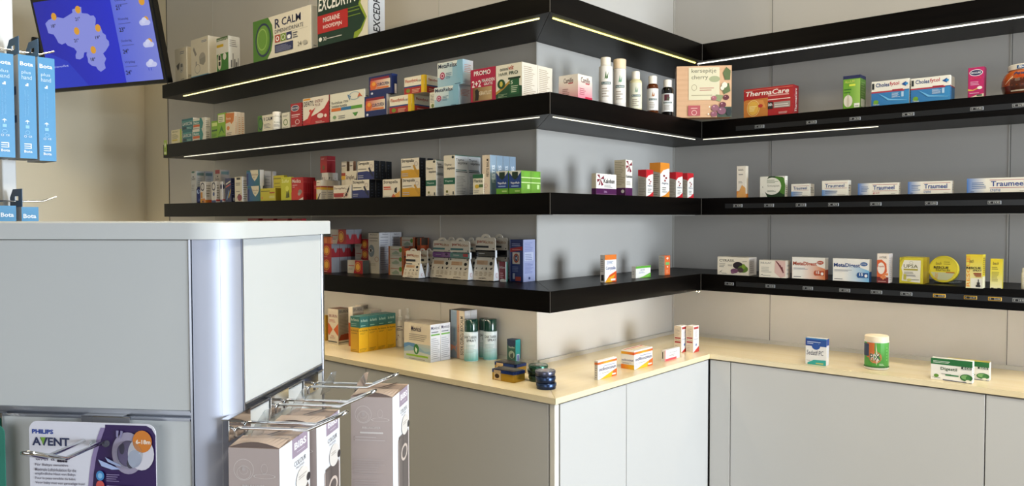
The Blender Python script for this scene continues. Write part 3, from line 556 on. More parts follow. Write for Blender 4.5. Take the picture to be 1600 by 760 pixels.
I('B', 5, 1038.5, 1062, 1033, 548.5, 'small white and coral carton beside the twin slim cartons', 'eeeae6', [r(0, .0, .78, .2, 'd8525a'), t('LA Nigella', .3, .62, .84, .76, '6a6a80'), l(.3, .36, .8, .54, 2), r(0, 0, .06, 1, 'e08a8a')], [r(0, 0, 1, 1, 'd6cec0'), r(.3, .25, .6, .85, '5a564e')], yb=565.5)
tw = [r(.1, .88, .9, .96, 'b02a2a'), t('Singulor', .1, .46, .9, .53, '5a64a0'), l(.3, .6, .75, .84, 5, 'b8a8b4'), p([(0, 0), (1, 0), (1, .22)], 'c03026'), e(.5, .28, .1, .05, '2f5aa0')]
tws = [r(0, 0, 1, 1, 'd9c8b0'), r(.1, .52, .9, .57, 'a02426'), r(.1, .36, .9, .42, 'a02426'), t('Pharma', .12, .45, .85, .5, '6a3a30'), l(.1, .62, .8, .92, 7, 'a89a88'), l(.1, .05, .6, .3, 4, 'b8a898')]
I('B', 5, 1064.5, 1074, 1053.5, 510.5, 'slim white and red carton, left twin by the inner corner', 'eeeae6', tw, tws, yb=551.5)
I('B', 5, 1083, 1092, 1072, 510.5, 'slim white and red carton, right twin by the inner corner', 'eeeae6', tw, tws, yb=551.8)
# ---- corner display carton with cherries, turned towards the room
q = hit(1057, 185, 0, XP-.015); q = Vector((q.x, q.y, ST[2]+.0003))
ang = math.radians(41-6); e1 = Vector((math.cos(ang), math.sin(ang), 0)); wd = along(q, e1, 1143, 150); hh = zat(q, 104)-q.z
mb = MB().box((0, 0, 0), (wd, .05, hh), 'c99a74', bev=.0008)
cher = lambda x, y, s_, c='7a3048': [e(x, y, s_, s_*.9, c), e(x-s_*.3, y+s_*.35, s_*.18, s_*.18, 'd8a8b0')]
faces(mb, wd, .05, hh, F=[r(0, 0, 1, 1, 'd6ab84'), *[l(0, .02+i*.1, .98, .07+i*.1, 2, 'c39670', .15) for i in range(10)], r(.22, .34, .78, .97, 'ded5b4'), r(.74, .0, 1, .2, '3c4a3c'), t('kersepitje', .27, .84, .72, .95, '6a6650'), t('cherry', .27, .72, .57, .82, '6a6650'), e(.69, .74, .1, .06, 'a9ad84'), l(.42, .52, .72, .60, 2, 'b8625a', .3), o_(.32, .58, .05, .06, .15, 'a89a7a'), l(.27, .42, .65, .46, 1, 'b5a888'), p([(.84, .86), (.9, .97), (.98, .9), (.97, .72), (.88, .72)], '56683a'), p([(.8, .6), (.86, .44), (.98, .5), (.95, .66)], '5c6c40'), p([(.66, .34), (.72, .44), (.85, .42), (.8, .3)], '8a9468'), e(.87, .62, .05, .055, 'e8e0cc'), e(.83, .56, .035, .04, 'e8dcc8'), *cher(.90, .38, .055, '5c1c2a'), *cher(.68, .37, .05, 'a8626a'), *cher(.84, .24, .06, '6a2a3c'), *cher(.70, .18, .07, '8f5a68'), *cher(.82, .12, .08, '7f4f62'), *cher(.68, .06, .06, '8a5060'), e(.95, .1, .05, .08, '1f2a2c'), r(.21, .03, .43, .23, 'b35258'), o_(.32, .09, .05, .05, .2, 'e6c4b8'), l(.26, .17, .38, .2, 1, 'e6c4b8'), e(.6, .2, .012, .015, 'f8f0e0'), e(.58, .06, .014, .016, 'f8f0e0')], L=[r(0, 0, 1, 1, '6a4630'), e(.5, .9, .2, .03, 'b8a080'), r(.8, 0, 1, 1, '8a5a38')])
tag(mb.build('display_box', 'printed_card', None, q, ang), 'large wood-patterned cherry carton standing in the inner corner of the second shelf', 'box', SEGNAME[('B', 2)])
# ---- third shelf, left wall
bd = [r(.1, .86, .9, .95, '6f8a8c'), l(.15, .3, .85, .8, 9, '8f959c')]
I('A', 3, 299.5, 307, 320, 268, 'tall grey and white carton in the back row, far end', 'b9bcc0', [e(.4, .97, .3, .03, '3a6a5c'), t('Sedin', .1, .72, .8, .8, '2b2e38'), e(.4, .82, .14, .02, '1d2030'), l(.1, .4, .7, .6, 4)], bd, n=2, o=.03)
I('A', 3, 336.5, 344.5, 359, 266, 'grey carton with red cap mark in the back row', 'a9a2a0', [r(.1, .88, .9, 1, '8c2a32'), e(.5, .8, .12, .02, '1d2030'), t('Sedin', .1, .68, .8, .76, '2b2e38'), l(.1, .3, .7, .6, 5)], bd, o=.04)
bottle('A', 3, 302.5, 314, 292, 'dark blue rounded bottle at the far end of the third shelf', '1a2450', '1a2450', .8, .1, [e(.3, .8, .18, .16, '8fa0c0'), l(.3, .1, .7, .3, 2, '5a6a98')], '1e2a5c', o=.002, labf=(.05, .85), mat='glossy_plastic')
def ring(c2): return [o_(.5, .76, .40, .2, .3, '17224e'), e(.5, .76, .14, .08, 'b8bac4'), g(0, 0, 1, .2, 'd8a02a', 'd8762a'), r(.1, .22, .5, .5, c2), r(.4, .02, .7, .1, '4a2a1c')]
I('A', 3, 313.5, 320.5, 331, 284.5, 'white carton with blue ring emblem and orange foot', 'd8d4d0', ring('c88a3a'), [g(0, 0, 1, .14, 'd8902a', 'c8403a'), l(.2, .3, .8, .9, 5)], o=.008)
I('A', 3, 331.2, 337.5, 344, 284, 'white carton with blue ring emblem and blue foot', 'd6d3d2', [o_(.5, .76, .42, .2, .3, '17224e'), e(.5, .4, .2, .1, '2a4a8c'), r(0, 0, 1, .1, '2a3a7a')], [r(0, .06, 1, .14, 'b83a3a'), l(.2, .2, .8, .9, 6)], o=.008)
I('A', 3, 344.5, 347.5, 352, 284, 'narrow white carton with blue leaf mark and blue foot', 'cfcdd0', [e(.5, .75, .4, .13, '17224e'), r(0, 0, 1, .12, '2a3a7a')], [r(0, .08, 1, .14, 'b83a3a'), e(.5, .75, .3, .12, '17224e')], o=.008)
I('A', 3, 352.8, 361.5, 367, 279, 'dark blue carton with slanted white and gold stripes', '222c5e', [p([(.1, .72), (.9, .84), (.9, .9), (.1, .78)], 'd9d2c4'), p([(.1, .6), (.9, .72), (.9, .77), (.1, .65)], 'c8584a'), p([(.5, .2), (.9, .55), (.95, .5), (.6, .15)], 'd8b23a'), p([(.2, .1), (.6, .5), (.7, .45), (.3, .08)], '7aa0d0')], [r(0, 0, 1, 1, '181f46'), r(.5, .05, .9, .18, 'b8bcc8'), l(.1, .3, .8, .85, 6, '4f5888')], o=.01)
I('A', 3, 367.5, 378.5, 388, 277, 'cream carton with dark red flower next to the striped blue one', 'ddd5c2', [r(.25, .88, .75, .97, '3a3a36'), l(.15, .66, .8, .8, 2, '4a4a44'), e(.66, .16, .3, .13, '8f3a4a'), p([(.1, .05), (.5, .3), (.9, .34), (.5, .26)], '3a2226'), l(.2, .4, .7, .46, 1)], [r(0, 0, 1, 1, 'd6d6d8'), l(.15, .1, .85, .9, 9)], o=.008)
tf = [g(0, 0, 1, .9, '2a5a9a', '1e6a78'), p([(.28, 1), (1, 1), (1, .9), (.8, .5), (.62, .3), (.45, .5)], 'ddd4bc'), t('Balsoclase', .4, .66, .86, .78, '8a5a3a'), r(.02, .05, .14, .8, '1c2a6a'), r(.9, 0, 1, 1, '1e6a78'), l(.5, .5, .75, .6, 2)]
a = I('A', 3, 387.5, 407, 411, 291.5, 'teal and blue carton with cream shield, lower one', '1e6a78', tf, [r(0, 0, 1, 1, 'd0ccc6')]); I('A', 3, 386, 406, 412.5, 267, 'teal and blue carton with cream shield, stacked', '1e6a78', tf, [r(0, 0, 1, 1, 'd0ccc6')], z=a['z'], n=1)
I('A', 3, 411.5, 413.5, 425, 267.5, 'tall pale grey carton behind the cream shield cartons', 'cfcbc8', [], [l(.1, .1, .9, .9, 8, 'b2aeb0')], o=.045); I('A', 3, 425.5, 426.5, 432, 268, 'tall pale grey carton further behind the cream shield cartons', 'cfcbc8', [], [l(.1, .1, .9, .9, 8, 'b2aeb0')], o=.075)
yl = 'c4b82c'
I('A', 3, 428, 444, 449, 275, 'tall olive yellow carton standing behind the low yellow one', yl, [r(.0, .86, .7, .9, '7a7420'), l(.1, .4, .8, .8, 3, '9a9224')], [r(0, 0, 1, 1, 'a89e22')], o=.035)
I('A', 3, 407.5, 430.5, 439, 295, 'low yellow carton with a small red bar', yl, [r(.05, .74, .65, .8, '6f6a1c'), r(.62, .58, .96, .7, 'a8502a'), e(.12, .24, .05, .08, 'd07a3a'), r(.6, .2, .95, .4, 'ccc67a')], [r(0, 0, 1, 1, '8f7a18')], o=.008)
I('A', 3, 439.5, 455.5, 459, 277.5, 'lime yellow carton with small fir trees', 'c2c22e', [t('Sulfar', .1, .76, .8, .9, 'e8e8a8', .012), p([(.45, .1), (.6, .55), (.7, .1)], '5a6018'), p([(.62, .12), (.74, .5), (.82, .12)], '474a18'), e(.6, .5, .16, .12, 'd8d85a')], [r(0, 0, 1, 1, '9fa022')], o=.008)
rd = 'b01c22'
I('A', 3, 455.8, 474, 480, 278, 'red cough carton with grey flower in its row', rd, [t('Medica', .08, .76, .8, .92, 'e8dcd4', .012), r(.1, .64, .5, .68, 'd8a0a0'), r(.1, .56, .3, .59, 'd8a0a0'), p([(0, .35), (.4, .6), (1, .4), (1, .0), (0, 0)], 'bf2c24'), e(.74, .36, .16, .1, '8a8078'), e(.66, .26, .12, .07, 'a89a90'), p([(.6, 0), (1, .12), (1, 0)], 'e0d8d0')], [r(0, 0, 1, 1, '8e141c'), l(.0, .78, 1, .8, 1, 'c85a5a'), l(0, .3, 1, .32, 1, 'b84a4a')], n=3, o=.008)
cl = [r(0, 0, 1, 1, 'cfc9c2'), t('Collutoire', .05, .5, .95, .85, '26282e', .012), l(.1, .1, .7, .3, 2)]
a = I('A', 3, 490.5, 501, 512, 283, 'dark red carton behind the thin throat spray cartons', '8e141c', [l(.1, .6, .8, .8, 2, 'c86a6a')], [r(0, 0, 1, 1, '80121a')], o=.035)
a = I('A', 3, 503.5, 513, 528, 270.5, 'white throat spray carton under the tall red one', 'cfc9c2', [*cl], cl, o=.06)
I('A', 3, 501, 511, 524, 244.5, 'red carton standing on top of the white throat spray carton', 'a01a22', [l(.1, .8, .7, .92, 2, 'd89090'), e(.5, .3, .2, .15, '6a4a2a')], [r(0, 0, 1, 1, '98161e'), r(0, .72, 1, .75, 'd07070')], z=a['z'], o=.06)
sp = [r(.05, .85, .95, .96, 'e4d8c8'), l(.1, .87, .8, .94, 1, '4a3a34'), r(0, .62, 1, .7, '9a3a2a'), r(0, .52, 1, .62, 'd8a83a'), p([(.2, 0), (.9, .34), (1, .3), (.5, 0)], '2c2224'), r(0, 0, .2, .3, 'd8b84a')]
I('A', 3, 495, 501, 511, 282, 'slim throat spray carton with red and yellow bands in its row', 'd8ccb8', sp, [r(0, 0, 1, 1, 'd6cab6'), r(0, .62, 1, .7, '9a3a2a'), r(0, .5, 1, .62, 'd8a83a'), l(.1, .05, .9, .45, 4)], n=3, o=.006)
I('A', 3, 534, 542, 546, 253, 'tall throat spray carton with red and yellow bands behind, left one', 'cfc4ae', sp, [r(0, 0, 1, 1, '8a6a4a')], o=.075); I('A', 3, 546.5, 552, 556, 252.5, 'tall throat spray carton with red and yellow bands behind, right one', 'd6ccc0', sp, [r(0, 0, 1, 1, '8a5a3a')], o=.075)
st_ = [t('Strepfen', .05, .66, .7, .86, '4a2a28', .01), l(.7, .68, .95, .78, 1), r(.03, .12, .6, .4, '98282a'), r(0, .36, .64, .42, 'b85a4a'), p([(.6, .05), (.78, .5), (.95, 1), (.9, .6), (.8, .2)], '2c2022'), o_(.75, .3, .1, .2, .3, 'c8a090'), r(.1, .04, .5, .09, 'a87a6a')]
I('A', 3, 540, 559.5, 566, 268, 'cream and red throat lozenge carton in the back', 'ddd2bf', st_, o=.05); I('A', 3, 521.5, 548, 551, 290.5, 'cream and red throat lozenge carton in the front', 'ddd2bf', st_, [r(0, 0, 1, 1, 'cfc4b4')], o=.004)
def strep(c, xl, xr, xs, yt, lab, z=None, o=.008, n=1, low=.42):
    return I('A', 3, xl, xr, xs, yt, lab, 'ddd3c0', [r(0, 0, 1, low, c), p([(0, low), (.6, low+.04), (.9, low-.1), (.9, low-.2), (0, low-.1)], c), t('Strepsils', .05, .76, .72, .96, '16141a', .018), l(.05, .56, .55, .64, 1, '3c3a3e'), p([(.66, .62), (.74, .66), (.98, .2), (.92, .1), (.78, .3)], '1b2038' if c != 'c8962a' else 'b88a2a'), o_(.84, .7, .1, .12, .3, 'b8a8a0'), l(.05, .1, .5, .3, 2, 'a8a8b8')], [r(0, 0, 1, 1, '101218'), l(.3, .1, .6, .9, 5, '3a4050')], z=z, o=o, n=n)
a = strep('26306a', 551, 577, 587, 282, 'white and navy lozenge carton of the lower stack layer', n=2)
strep('26306a', 559, 584.5, 593.5, 253, 'white and navy lozenge carton of the upper stack layer', z=a['z'], n=3, o=.010)
I('A', 3, 598.5, 625.5, 628, 281, 'white and orange lozenge carton between navy and yellow ones', 'ddd3c0', [t('Strepsils', .05, .72, .86, .94, '16141a', .018), r(.05, .52, .45, .6, 'c0503a'), r(.05, .42, .5, .48, 'c8705a'), p([(.6, .05), (.7, .5), (.82, .55), (.8, .2), (.66, .3)], '1b1820'), p([(.5, 0), (.8, .2), (.98, .35), (.98, 0)], 'd8a04a'), p([(.5, 0), (.62, .2), (.75, 0)], 'c05a3a'), l(.05, .05, .4, .1, 1)], [r(0, 0, 1, 1, '8a6a3a')], o=.006)
a = strep('c8962a', 628.5, 656.5, 666, 279, 'white and yellow lozenge carton, lower one', low=.45); strep('c8962a', 627, 655, 665, 248.5, 'white and yellow lozenge carton, on top', z=a['z'], n=1, low=.4, o=.010)
I('A', 3, 668, 669, 676, 247.5, 'black sided lozenge carton behind the yellow ones', '15161c', [], [r(0, 0, 1, 1, '101218')], o=.10)
th = lambda w_: [r(0, .28, 1, .44, '185a44'), t('Thyme', .1, .33, .8, .38, 'd8e4dc', .01), t('Thymo', .06, .72, .7, .80, '1c2220', .01), t('septine', .3, .63, .98, .71, '1c2220', .01), e(.82, .95, .1, .035, '26302c'), e(.3, .1, .1, .035, '6a6a2a'), l(.2, .02, .5, .05, 1, '3a3a34'), r(.8, .02, .9, .1, '26302c')]
ths = [r(0, 0, 1, 1, 'd8d8d6'), t('Thymo', .06, .84, .7, .92, '1c2220', .01), t('septine', .2, .76, .94, .84, '1c2220', .01), l(.05, .62, .9, .68, 1, '5a7a78'), r(.05, .58, .95, .6, '26302c'), l(.1, .05, .85, .5, 12, '9a9c9c'), r(0, .985, 1, 1, '1c6a50')]
I('A', 3, 665.5, 681.5, 693, 251, 'tall cream and green syrup carton, the shorter front one', 'd9d0bd', th(0), ths, T=[r(0, 0, 1, 1, '1c6a50')], o=.008)
I('A', 3, 693.5, 711, 731, 243.5, 'tall cream and green syrup carton of the larger size', 'd9d0bd', th(0), ths, T=[r(0, 0, 1, 1, '1c6a50')], o=.008, n=2)
I('A', 3, 739, 755, 757, 273, 'small green topped plant carton in front of the syrup cartons', 'd9d2bc', [r(0, .8, 1, 1, '1c5a3c'), t('Plantis', .1, .6, .92, .76, '2a3a2a', .01), e(.4, .4, .2, .1, 'c8a83a'), r(.6, .35, 1, .5, '4a6a3a'), l(.1, .1, .7, .25, 2)], o=.003, d=.02)
I('A', 3, 753.5, 765.5, 775.5, 243, 'tall cream and blue baby-gel carton in its row', 'dccbb4', [t('FESTIS BALM', .55, .45, .85, .9, '3a2a22', .012, 0, 1), r(.3, .05, .34, .3, 'c8a08a'), o_(.5, .22, .2, .05, .2, 'c09090')], [r(0, 0, 1, 1, '8ca0b2'), t('FESTIS', .3, .3, .75, .75, 'e8ecf0', .018, 0, 1)], n=4, o=.008)
vp = [r(0, 0, 1, .26, '5f9a2c'), r(0, .24, 1, .72, '1c3a78'), p([(0, .72), (1, .72), (1, 1), (0, 1)], 'cfd0c4'), p([(0, .72), (.0, .95), (.3, .74), (.7, .74), (1, .95), (1, .72)], '1c3a78'), p([(.26, .72), (.26, .95), (.74, .95), (.74, .72), (.5, .6)], '18301f'), t('VapoRub', .14, .4, .86, .52, 'e8ecf0', .012), r(.2, .3, .8, .35, '8fa8d0'), r(.5, .08, .9, .14, 'a8c878')]
I('A', 3, 775.5, 794, 795, 268, 'blue and green vapour balm carton, left twin in front', '5f9a2c', vp, [r(0, 0, 1, 1, '6ea234')], o=.006, d=.045)
I('A', 3, 795.5, 814.5, 829.5, 267.5, 'blue and green vapour balm carton, right twin', '5f9a2c', vp, [r(0, 0, 1, 1, '6a9a36'), r(0, .68, 1, .72, 'c8e0a0'), r(0, .46, 1, .5, 'c8e0a0'), r(.3, .74, .8, .95, '6aa834'), r(.6, .2, .85, .4, 'b8d890')], n=2, o=.006)
# ---- lowest shelf, left wall
sun = lambda cx, cy, rx, ry: [e(cx, cy, rx*1.5, ry*1.5, 'd8862a'), e(cx, cy, rx*1.2, ry*1.2, 'a01a1e'), e(cx, cy, rx, ry, 'e6a83a')]
nf = [g(0, 0, .5, 1, 'cfc8bc', 'b8aa98'), r(.5, 0, 1, 1, 'a51a20'), p([(.4, 0), (.6, 1), (.75, 1), (.5, 0)], 'a51a20'), *sun(.68, .5, .13, .26), l(.08, .55, .45, .7, 1, 'b03a2a'), l(.08, .3, .35, .36, 1, '2a2a30')]
nr = [r(0, 0, 1, 1, 'a51a20'), *sun(.42, .5, .25, .24), r(.1, .04, .5, .08, 'd8b0a0')]
zig = [r(0, 0, 1, 1, '7d7c80'), p([(0, 0), (1, 0), (1, .7), (.85, .62), (.75, .72), (.62, .4), (.5, .3), (.38, .45), (.25, .7), (.12, .62), (0, .7)], '921a22')]
sil = [r(0, 0, 1, 1, '908f93')]
kx = 'of the sun-mark stack'
a = I('A', 4, 505.5, 518, 530.5, 402, 'red carton with grey side, lowest layer '+kx, 'a51a20', nr, sil, o=.062, n=3)
b2 = I('A', 4, 505.5, 518, 530.5, 381, 'red carton with zigzag side, middle layer '+kx, 'a51a20', nr, zig, z=a['z'], o=.062, n=3)
for ch in (b2['ob'],): pass
c1 = I('A', 4, 517.5, 541, 553, 358.5, 'grey and red carton with sun mark on top of the stack', 'b8b0a8', nf, zig, z=b2['z'], o=.075, n=2)
I('A', 4, 503, 516.5, 517, 370, 'orange carton on the stack right behind the display unit', 'c2561c', [r(.3, .1, .6, .8, 'd87a3a')], z=b2['z'], o=.064, d=.03)
k1 = 'grey carton with red sun mark '
a = I('A', 4, 555.5, 577.5, 581, 405, k1+'at the back, bottom of the small pile', 'b8b0a8', nf, zig, o=.15); a = I('A', 4, 555.5, 577.5, 581, 389.5, k1+'at the back, middle of the small pile', 'b8b0a8', nf, zig, o=.15, z=a['z']); I('A', 4, 555, 577, 581, 373.5, k1+'at the back, top of the small pile', 'b8b0a8', nf, zig, o=.15, z=a['z'])
I('A', 4, 543.5, 567, 577, 406.5, k1+'standing alone in the front', 'c4bdb4', nf, [r(0, 0, 1, 1, '4a4a40')], o=.10)
I('A', 4, 388, 404, 411, 341.5, 'tall red carton peeping over the display unit', 'a01a22', [l(.1, .9, .8, .98, 1, 'd8a0a0')], o=.06, n=1); 
for i, (x0_, x1_) in enumerate(((411, 427), (434, 450), (457, 472))): I('A', 4, x0_, x1_, x1_+7, 341.8, ['tall red carton peeping over the display unit, second from left', 'tall red carton peeping over the display unit, third from left', 'tall red carton peeping over the display unit, rightmost'][i], 'a01a22', [l(.1, .9, .8, .98, 1, 'd8a0a0')], o=.06)
ey = [r(.0, .0, 1, 1, 'd8cdb8'), t('Blephasol', .18, .93, .82, .96, '4a4438', .012), l(.08, .86, .9, .89, 1, '3a3630'), l(.12, .79, .85, .82, 1, '5a5448'), e(.22, .55, .5, .16, '7d8a8c'), p([(.0, .56), (.2, .62), (.42, .56), (.2, .5)], 'd8d4c8'), e(.22, .56, .1, .05, '1c1e22'), o_(.78, .35, .18, .06, .15, 'b0643c'), l(.15, .2, .8, .26, 2, 'a89a80'), r(0, .99, 1, 1, '4a4a48')]
I('A', 4, 576, 592.5, 610, 363.5, 'tall cream eye-care carton with an eye drawing', 'd8cdb8', [q_ for q_ in ey if not (q_[0] == 'e' and q_[1]-q_[3] < 0)]+[e(.3, .55, .28, .15, '7d8a8c'), p([(.04, .56), (.22, .62), (.46, .56), (.22, .5)], 'd8d4c8'), e(.25, .56, .09, .04, '1c1e22')], [r(0, 0, 1, 1, 'cfcccb'), t('Blephasol', .3, .94, .8, .97, '3c3c40', .01), l(.12, .88, .8, .91, 1, '4a4a50'), l(.1, .1, .85, .85, 14, 'a09ea8')], T=[r(0, 0, 1, 1, '5a564c')], yb=427, n=2)
gr = [g(0, 0, .4, 1, 'c8b89a', 'd4cfc0'), r(0, 0, .1, 1, 'b8602a'), l(.14, .62, .7, .76, 1, 'b05a2a'), p([(.2, .2), (.5, .5), (.7, .3), (.7, .1), (.3, .05)], '9aa890'), e(.8, .6, .1, .24, '5a9a34'), r(.88, 0, 1, 1, 'c8682a')]
gs_ = [r(0, 0, 1, 1, 'b04a1e'), r(.1, .8, .9, 1, '3a2a1c'), l(.2, .4, .8, .6, 1, 'd8a04a')]
lay = ['bottom', 'second', 'third']
a = None; zz = None
for i, yt_ in enumerate((413.5, 399, 384.8)):
    a = I('A', 4, 607.5, 631, 640, yt_, f'small green and orange carton, {lay[i]} layer of the low stack', 'd4cfc0', gr, gs_, z=zz, o=.135+.001*i); zz = a['z']
rb_ = I('A', 4, 626, 648, 656, 384.5, 'plain orange carton base of the rear pile', 'b04a1e', gr, gs_, o=.20, d=.045)
I('A', 4, 626, 648, 656, 370.5, 'small green and orange carton on the rear pile by the eye-care carton', 'd4cfc0', gr, gs_, z=rb_['z'], o=.20, d=.045)
I('A', 4, 652, 657, 666, 372, 'small orange carton stack hidden behind the card displays', 'b04a1e', gs_, gs_, o=.195, d=.04)

def card_display(xl, xr, xs, yt, yb, label, band, small=False, o=None):
    q, e1, e2, rz, zb = spot('A', 4, xl, yt, 0, yb, None, 0)
    if o is not None: q, e1, e2, rz, zb = spot('A', 4, xl, yt, o, None, None, 0)
    w = along(q, e1, xr, yb-10); H = zat(q, yt)-zb; d = min(.042, max(.03, along(q+e1*w, e2, xs, yb)))
    root = empty('card_display', q, rz); tag(root, label, 'card display', 'hanging card packs on the lowest shelf')
    hb = H*(.50 if not small else .5); ins = w*.07; cc = 'ebe0cc'
    mb = MB()   # wedge shaped foot box: wide below, thin above
    f0, f1 = (0, 0), (ins, d*.35)
    vs = [(0, 0, .002), (w, 0, .002), (w, d, .002), (0, d, .002), (ins, d*.34, hb), (w-ins*.4, d*.34, hb), (w-ins*.4, d*.5, hb), (ins, d*.5, hb)]
    mb.add(vs, [(3, 2, 1, 0), (4, 5, 6, 7), (2, 3, 7, 6), (3, 0, 4, 7)], cc); mb.add(vs, [(0, 1, 5, 4)], cc); mb.add(vs, [(1, 2, 6, 5)], 'e9e7e4')
    V = Vector((0, d*.34, hb)); U = Vector((w, 0, 0)); N = U.cross(V).normalized()
    draw(mb, (0, 0, .002), U, V, N, [r(.14, .66, .66, .84, 'd9b48e'), l(.14, .68, .64, .83, 3, 'b5825a'), e(.82, .72, .07, .08, '201c1a'), p([(.12, .5), (.18, .56), (.16, .44)], '6a5a4a'), p([(.36, .46), (.46, .56), (.44, .48)], '2a2420'), e(.62, .50, .03, .06, '2a2420'), p([(.78, .5), (.84, .45), (.94, .56), (.84, .53)], '2a2420'), l(.1, .2, .24, .4, 3, 'b39c7c'), l(.32, .2, .48, .4, 3, 'b39c7c'), l(.55, .2, .7, .4, 3, 'b39c7c'), l(.76, .2, .92, .4, 3, 'b39c7c'), t('para'+'kito', .32, .05, .66, .13, '5a3a24', .02), e(.1, .93, .03, .04, '201c1a') if not small else r(.1, .9, .5, .95, '4a4e50'), e(.9, .93, .03, .04, '201c1a')])
    mb.box((w*.18, -.001, 0), (w*.45, d*.9, .0025), '1a1816').box((w*.8, -.001, 0), (w*1.0, d*1.02, .0025), '1a1816')
    rr_ = [(d*.3, .62, .20, '')]
    draw(mb, (w, 0, .002), (-ins*.4*.0, d, 0), (0, 0, hb), (1, 0, 0), [])
    mb.build('foot_box', 'matt_card', root)
    ring_ = MB(); mx_ = hb*.25; ring_.add([(w-ins*.4*.22+.0012, d*.52+d*.16*math.cos(a_), mx_+hb*.1*math.sin(a_)) for a_ in [i*math.pi/8 for i in range(16)]], [tuple(range(16))], 'c8505a'); ring_.add([(w-ins*.4*.22+.0015, d*.52+d*.13*math.cos(a_), mx_+hb*.085*math.sin(a_)) for a_ in [i*math.pi/8 for i in range(16)]], [tuple(range(16))], 'e9e7e4'); ring_.build('seal', 'matt_card', root)
    z0 = hb*.96 if small else H*.655; x0_, x1_ = (ins, w-ins*.4) if small else (ins*.9, w-ins*.2); R = (x1_-x0_)*.1; top = H*.925 if not small else H*.92; xc = (x0_+x1_)/2; hw = (x1_-x0_)*.22
    out = [(x0_, z0), (x1_, z0), (x1_, top-R)]+[(x1_-R+R*math.cos(a_), top-R+R*math.sin(a_)) for a_ in (.4, .8, 1.2, 1.57)]+[(xc+hw, top)]
    out += [(xc+hw*math.cos(a_), top+(H-top)*math.sin(a_)) for a_ in (.3, .7, 1.1, 1.57, 2.04, 2.44, 2.84)]+[(xc-hw, top), (x0_+R, top)]+[(x0_+R-R*math.sin(a_), top-R+R*math.cos(a_)) for a_ in (.4, .8, 1.2, 1.57)]
    hz = top-(H-top)*.1; hh_ = (H-top)*.55
    hole = [(xc-hw*.55, hz), (xc-hw*.5, hz+hh_*.4), (xc-hw*.2, hz+hh_*.5), (xc, hz+hh_), (xc+hw*.2, hz+hh_*.5), (xc+hw*.5, hz+hh_*.4), (xc+hw*.55, hz)]
    vs, fs = card_solid(out, [hole], .0016); yo = d*.38
    mb = MB(); mb.add([(x, y+yo, z) for x, y, z in vs], fs, cc)
    draw(mb, (x0_, yo, z0), (x1_-x0_, 0, 0), (0, 0, top-z0), (0, -1, 0), [t('para', .08, .50, .48, .74, 'a8441e', .018), t('kito', .5, .50, .9, .76, 'b8865a', .01)]+([r(.0, .18, .66, .34, '2f3438' if band in ('1c1a1b',) or small else '4f8280')] if True else [])+([e(.9, .12, .03, .05, '2a2220')] if not small else []), lift=.0004)
    mb.build('header_card', 'matt_card', root)
    if not small:
        mb = MB().box((ins*.5, d*.28, hb*1.02), (w-ins*.4, d*.62, H*.645), band, bev=.003)
        draw(mb, (ins*.5, d*.28, hb*1.02), (w-ins*.9, 0, 0), (0, 0, H*.645-hb*1.02), (0, -1, 0), [l(.2, .5, .5, .7, 1, 'd8d4d0')]+([r(.7, .3, .96, .85, 'b8303a')] if band == '5d8c84' else [])+([e(.8, .6, .08, .2, '4a2a5a')] if band == '8a5a98' else []))
        mb.build('wristband_pack', 'glossy_plastic', root)
        MB().box((w-ins*.4, d*.34, hb*1.0), (w-ins*.4+.002, d*.6, H*.655), 'e6e6e6').build('side_strip', 'satin_plastic', root)
    return root
card_display(629, 654, 661, 388, 434, 'small cream hanging card pack, first of the three on the left', '', True, o=.07)
card_display(647, 665, 672, 388, 432, 'small cream hanging card pack, middle of the three on the left', '', True, o=.115)
card_display(659, 673.5, 679, 388, 430, 'small cream hanging card pack, last of the three on the left', '', True, o=.16)
card_display(671.5, 701.5, 706, 371, 433, 'cream hanging card pack with purple wristband', '8a5a98', o=.125)
card_display(690, 712, 718, 370, 430, 'cream hanging card pack mostly hidden behind the purple and teal ones', '3c3836', o=.195)
card_display(698.5, 731, 737, 371.5, 435, 'cream hanging card pack with teal wristband and red tab', '5d8c84', o=.118)
card_display(722, 742, 748, 371, 430, 'cream hanging card pack half hidden behind the teal one', '2c2a2a', o=.19)
card_display(738, 771, 776.5, 365.5, 436, 'larger cream hanging card pack with black wristband', '1c1a1b', o=.14)
card_display(761, 790, 795, 366, 430, 'larger cream hanging card pack in the rear with black wristband', '1c1a1b', o=.20)
I('A', 4, 779, 790, 793, 409, 'tiny dark red and white carton before the blue carton', '7c1a24', [r(0, 0, .08, 1, 'd8d0c8'), t('B-Gone', .2, .66, .9, .78, 'e8d8d0', .012), l(.25, .2, .8, .5, 3, 'd0a0a0'), e(.6, .04, .4, .1, 'e0dcd4')], [r(0, 0, 1, 1, 'd8d8d4'), r(.3, 0, 1, 1, '3a6a58')], o=.165)
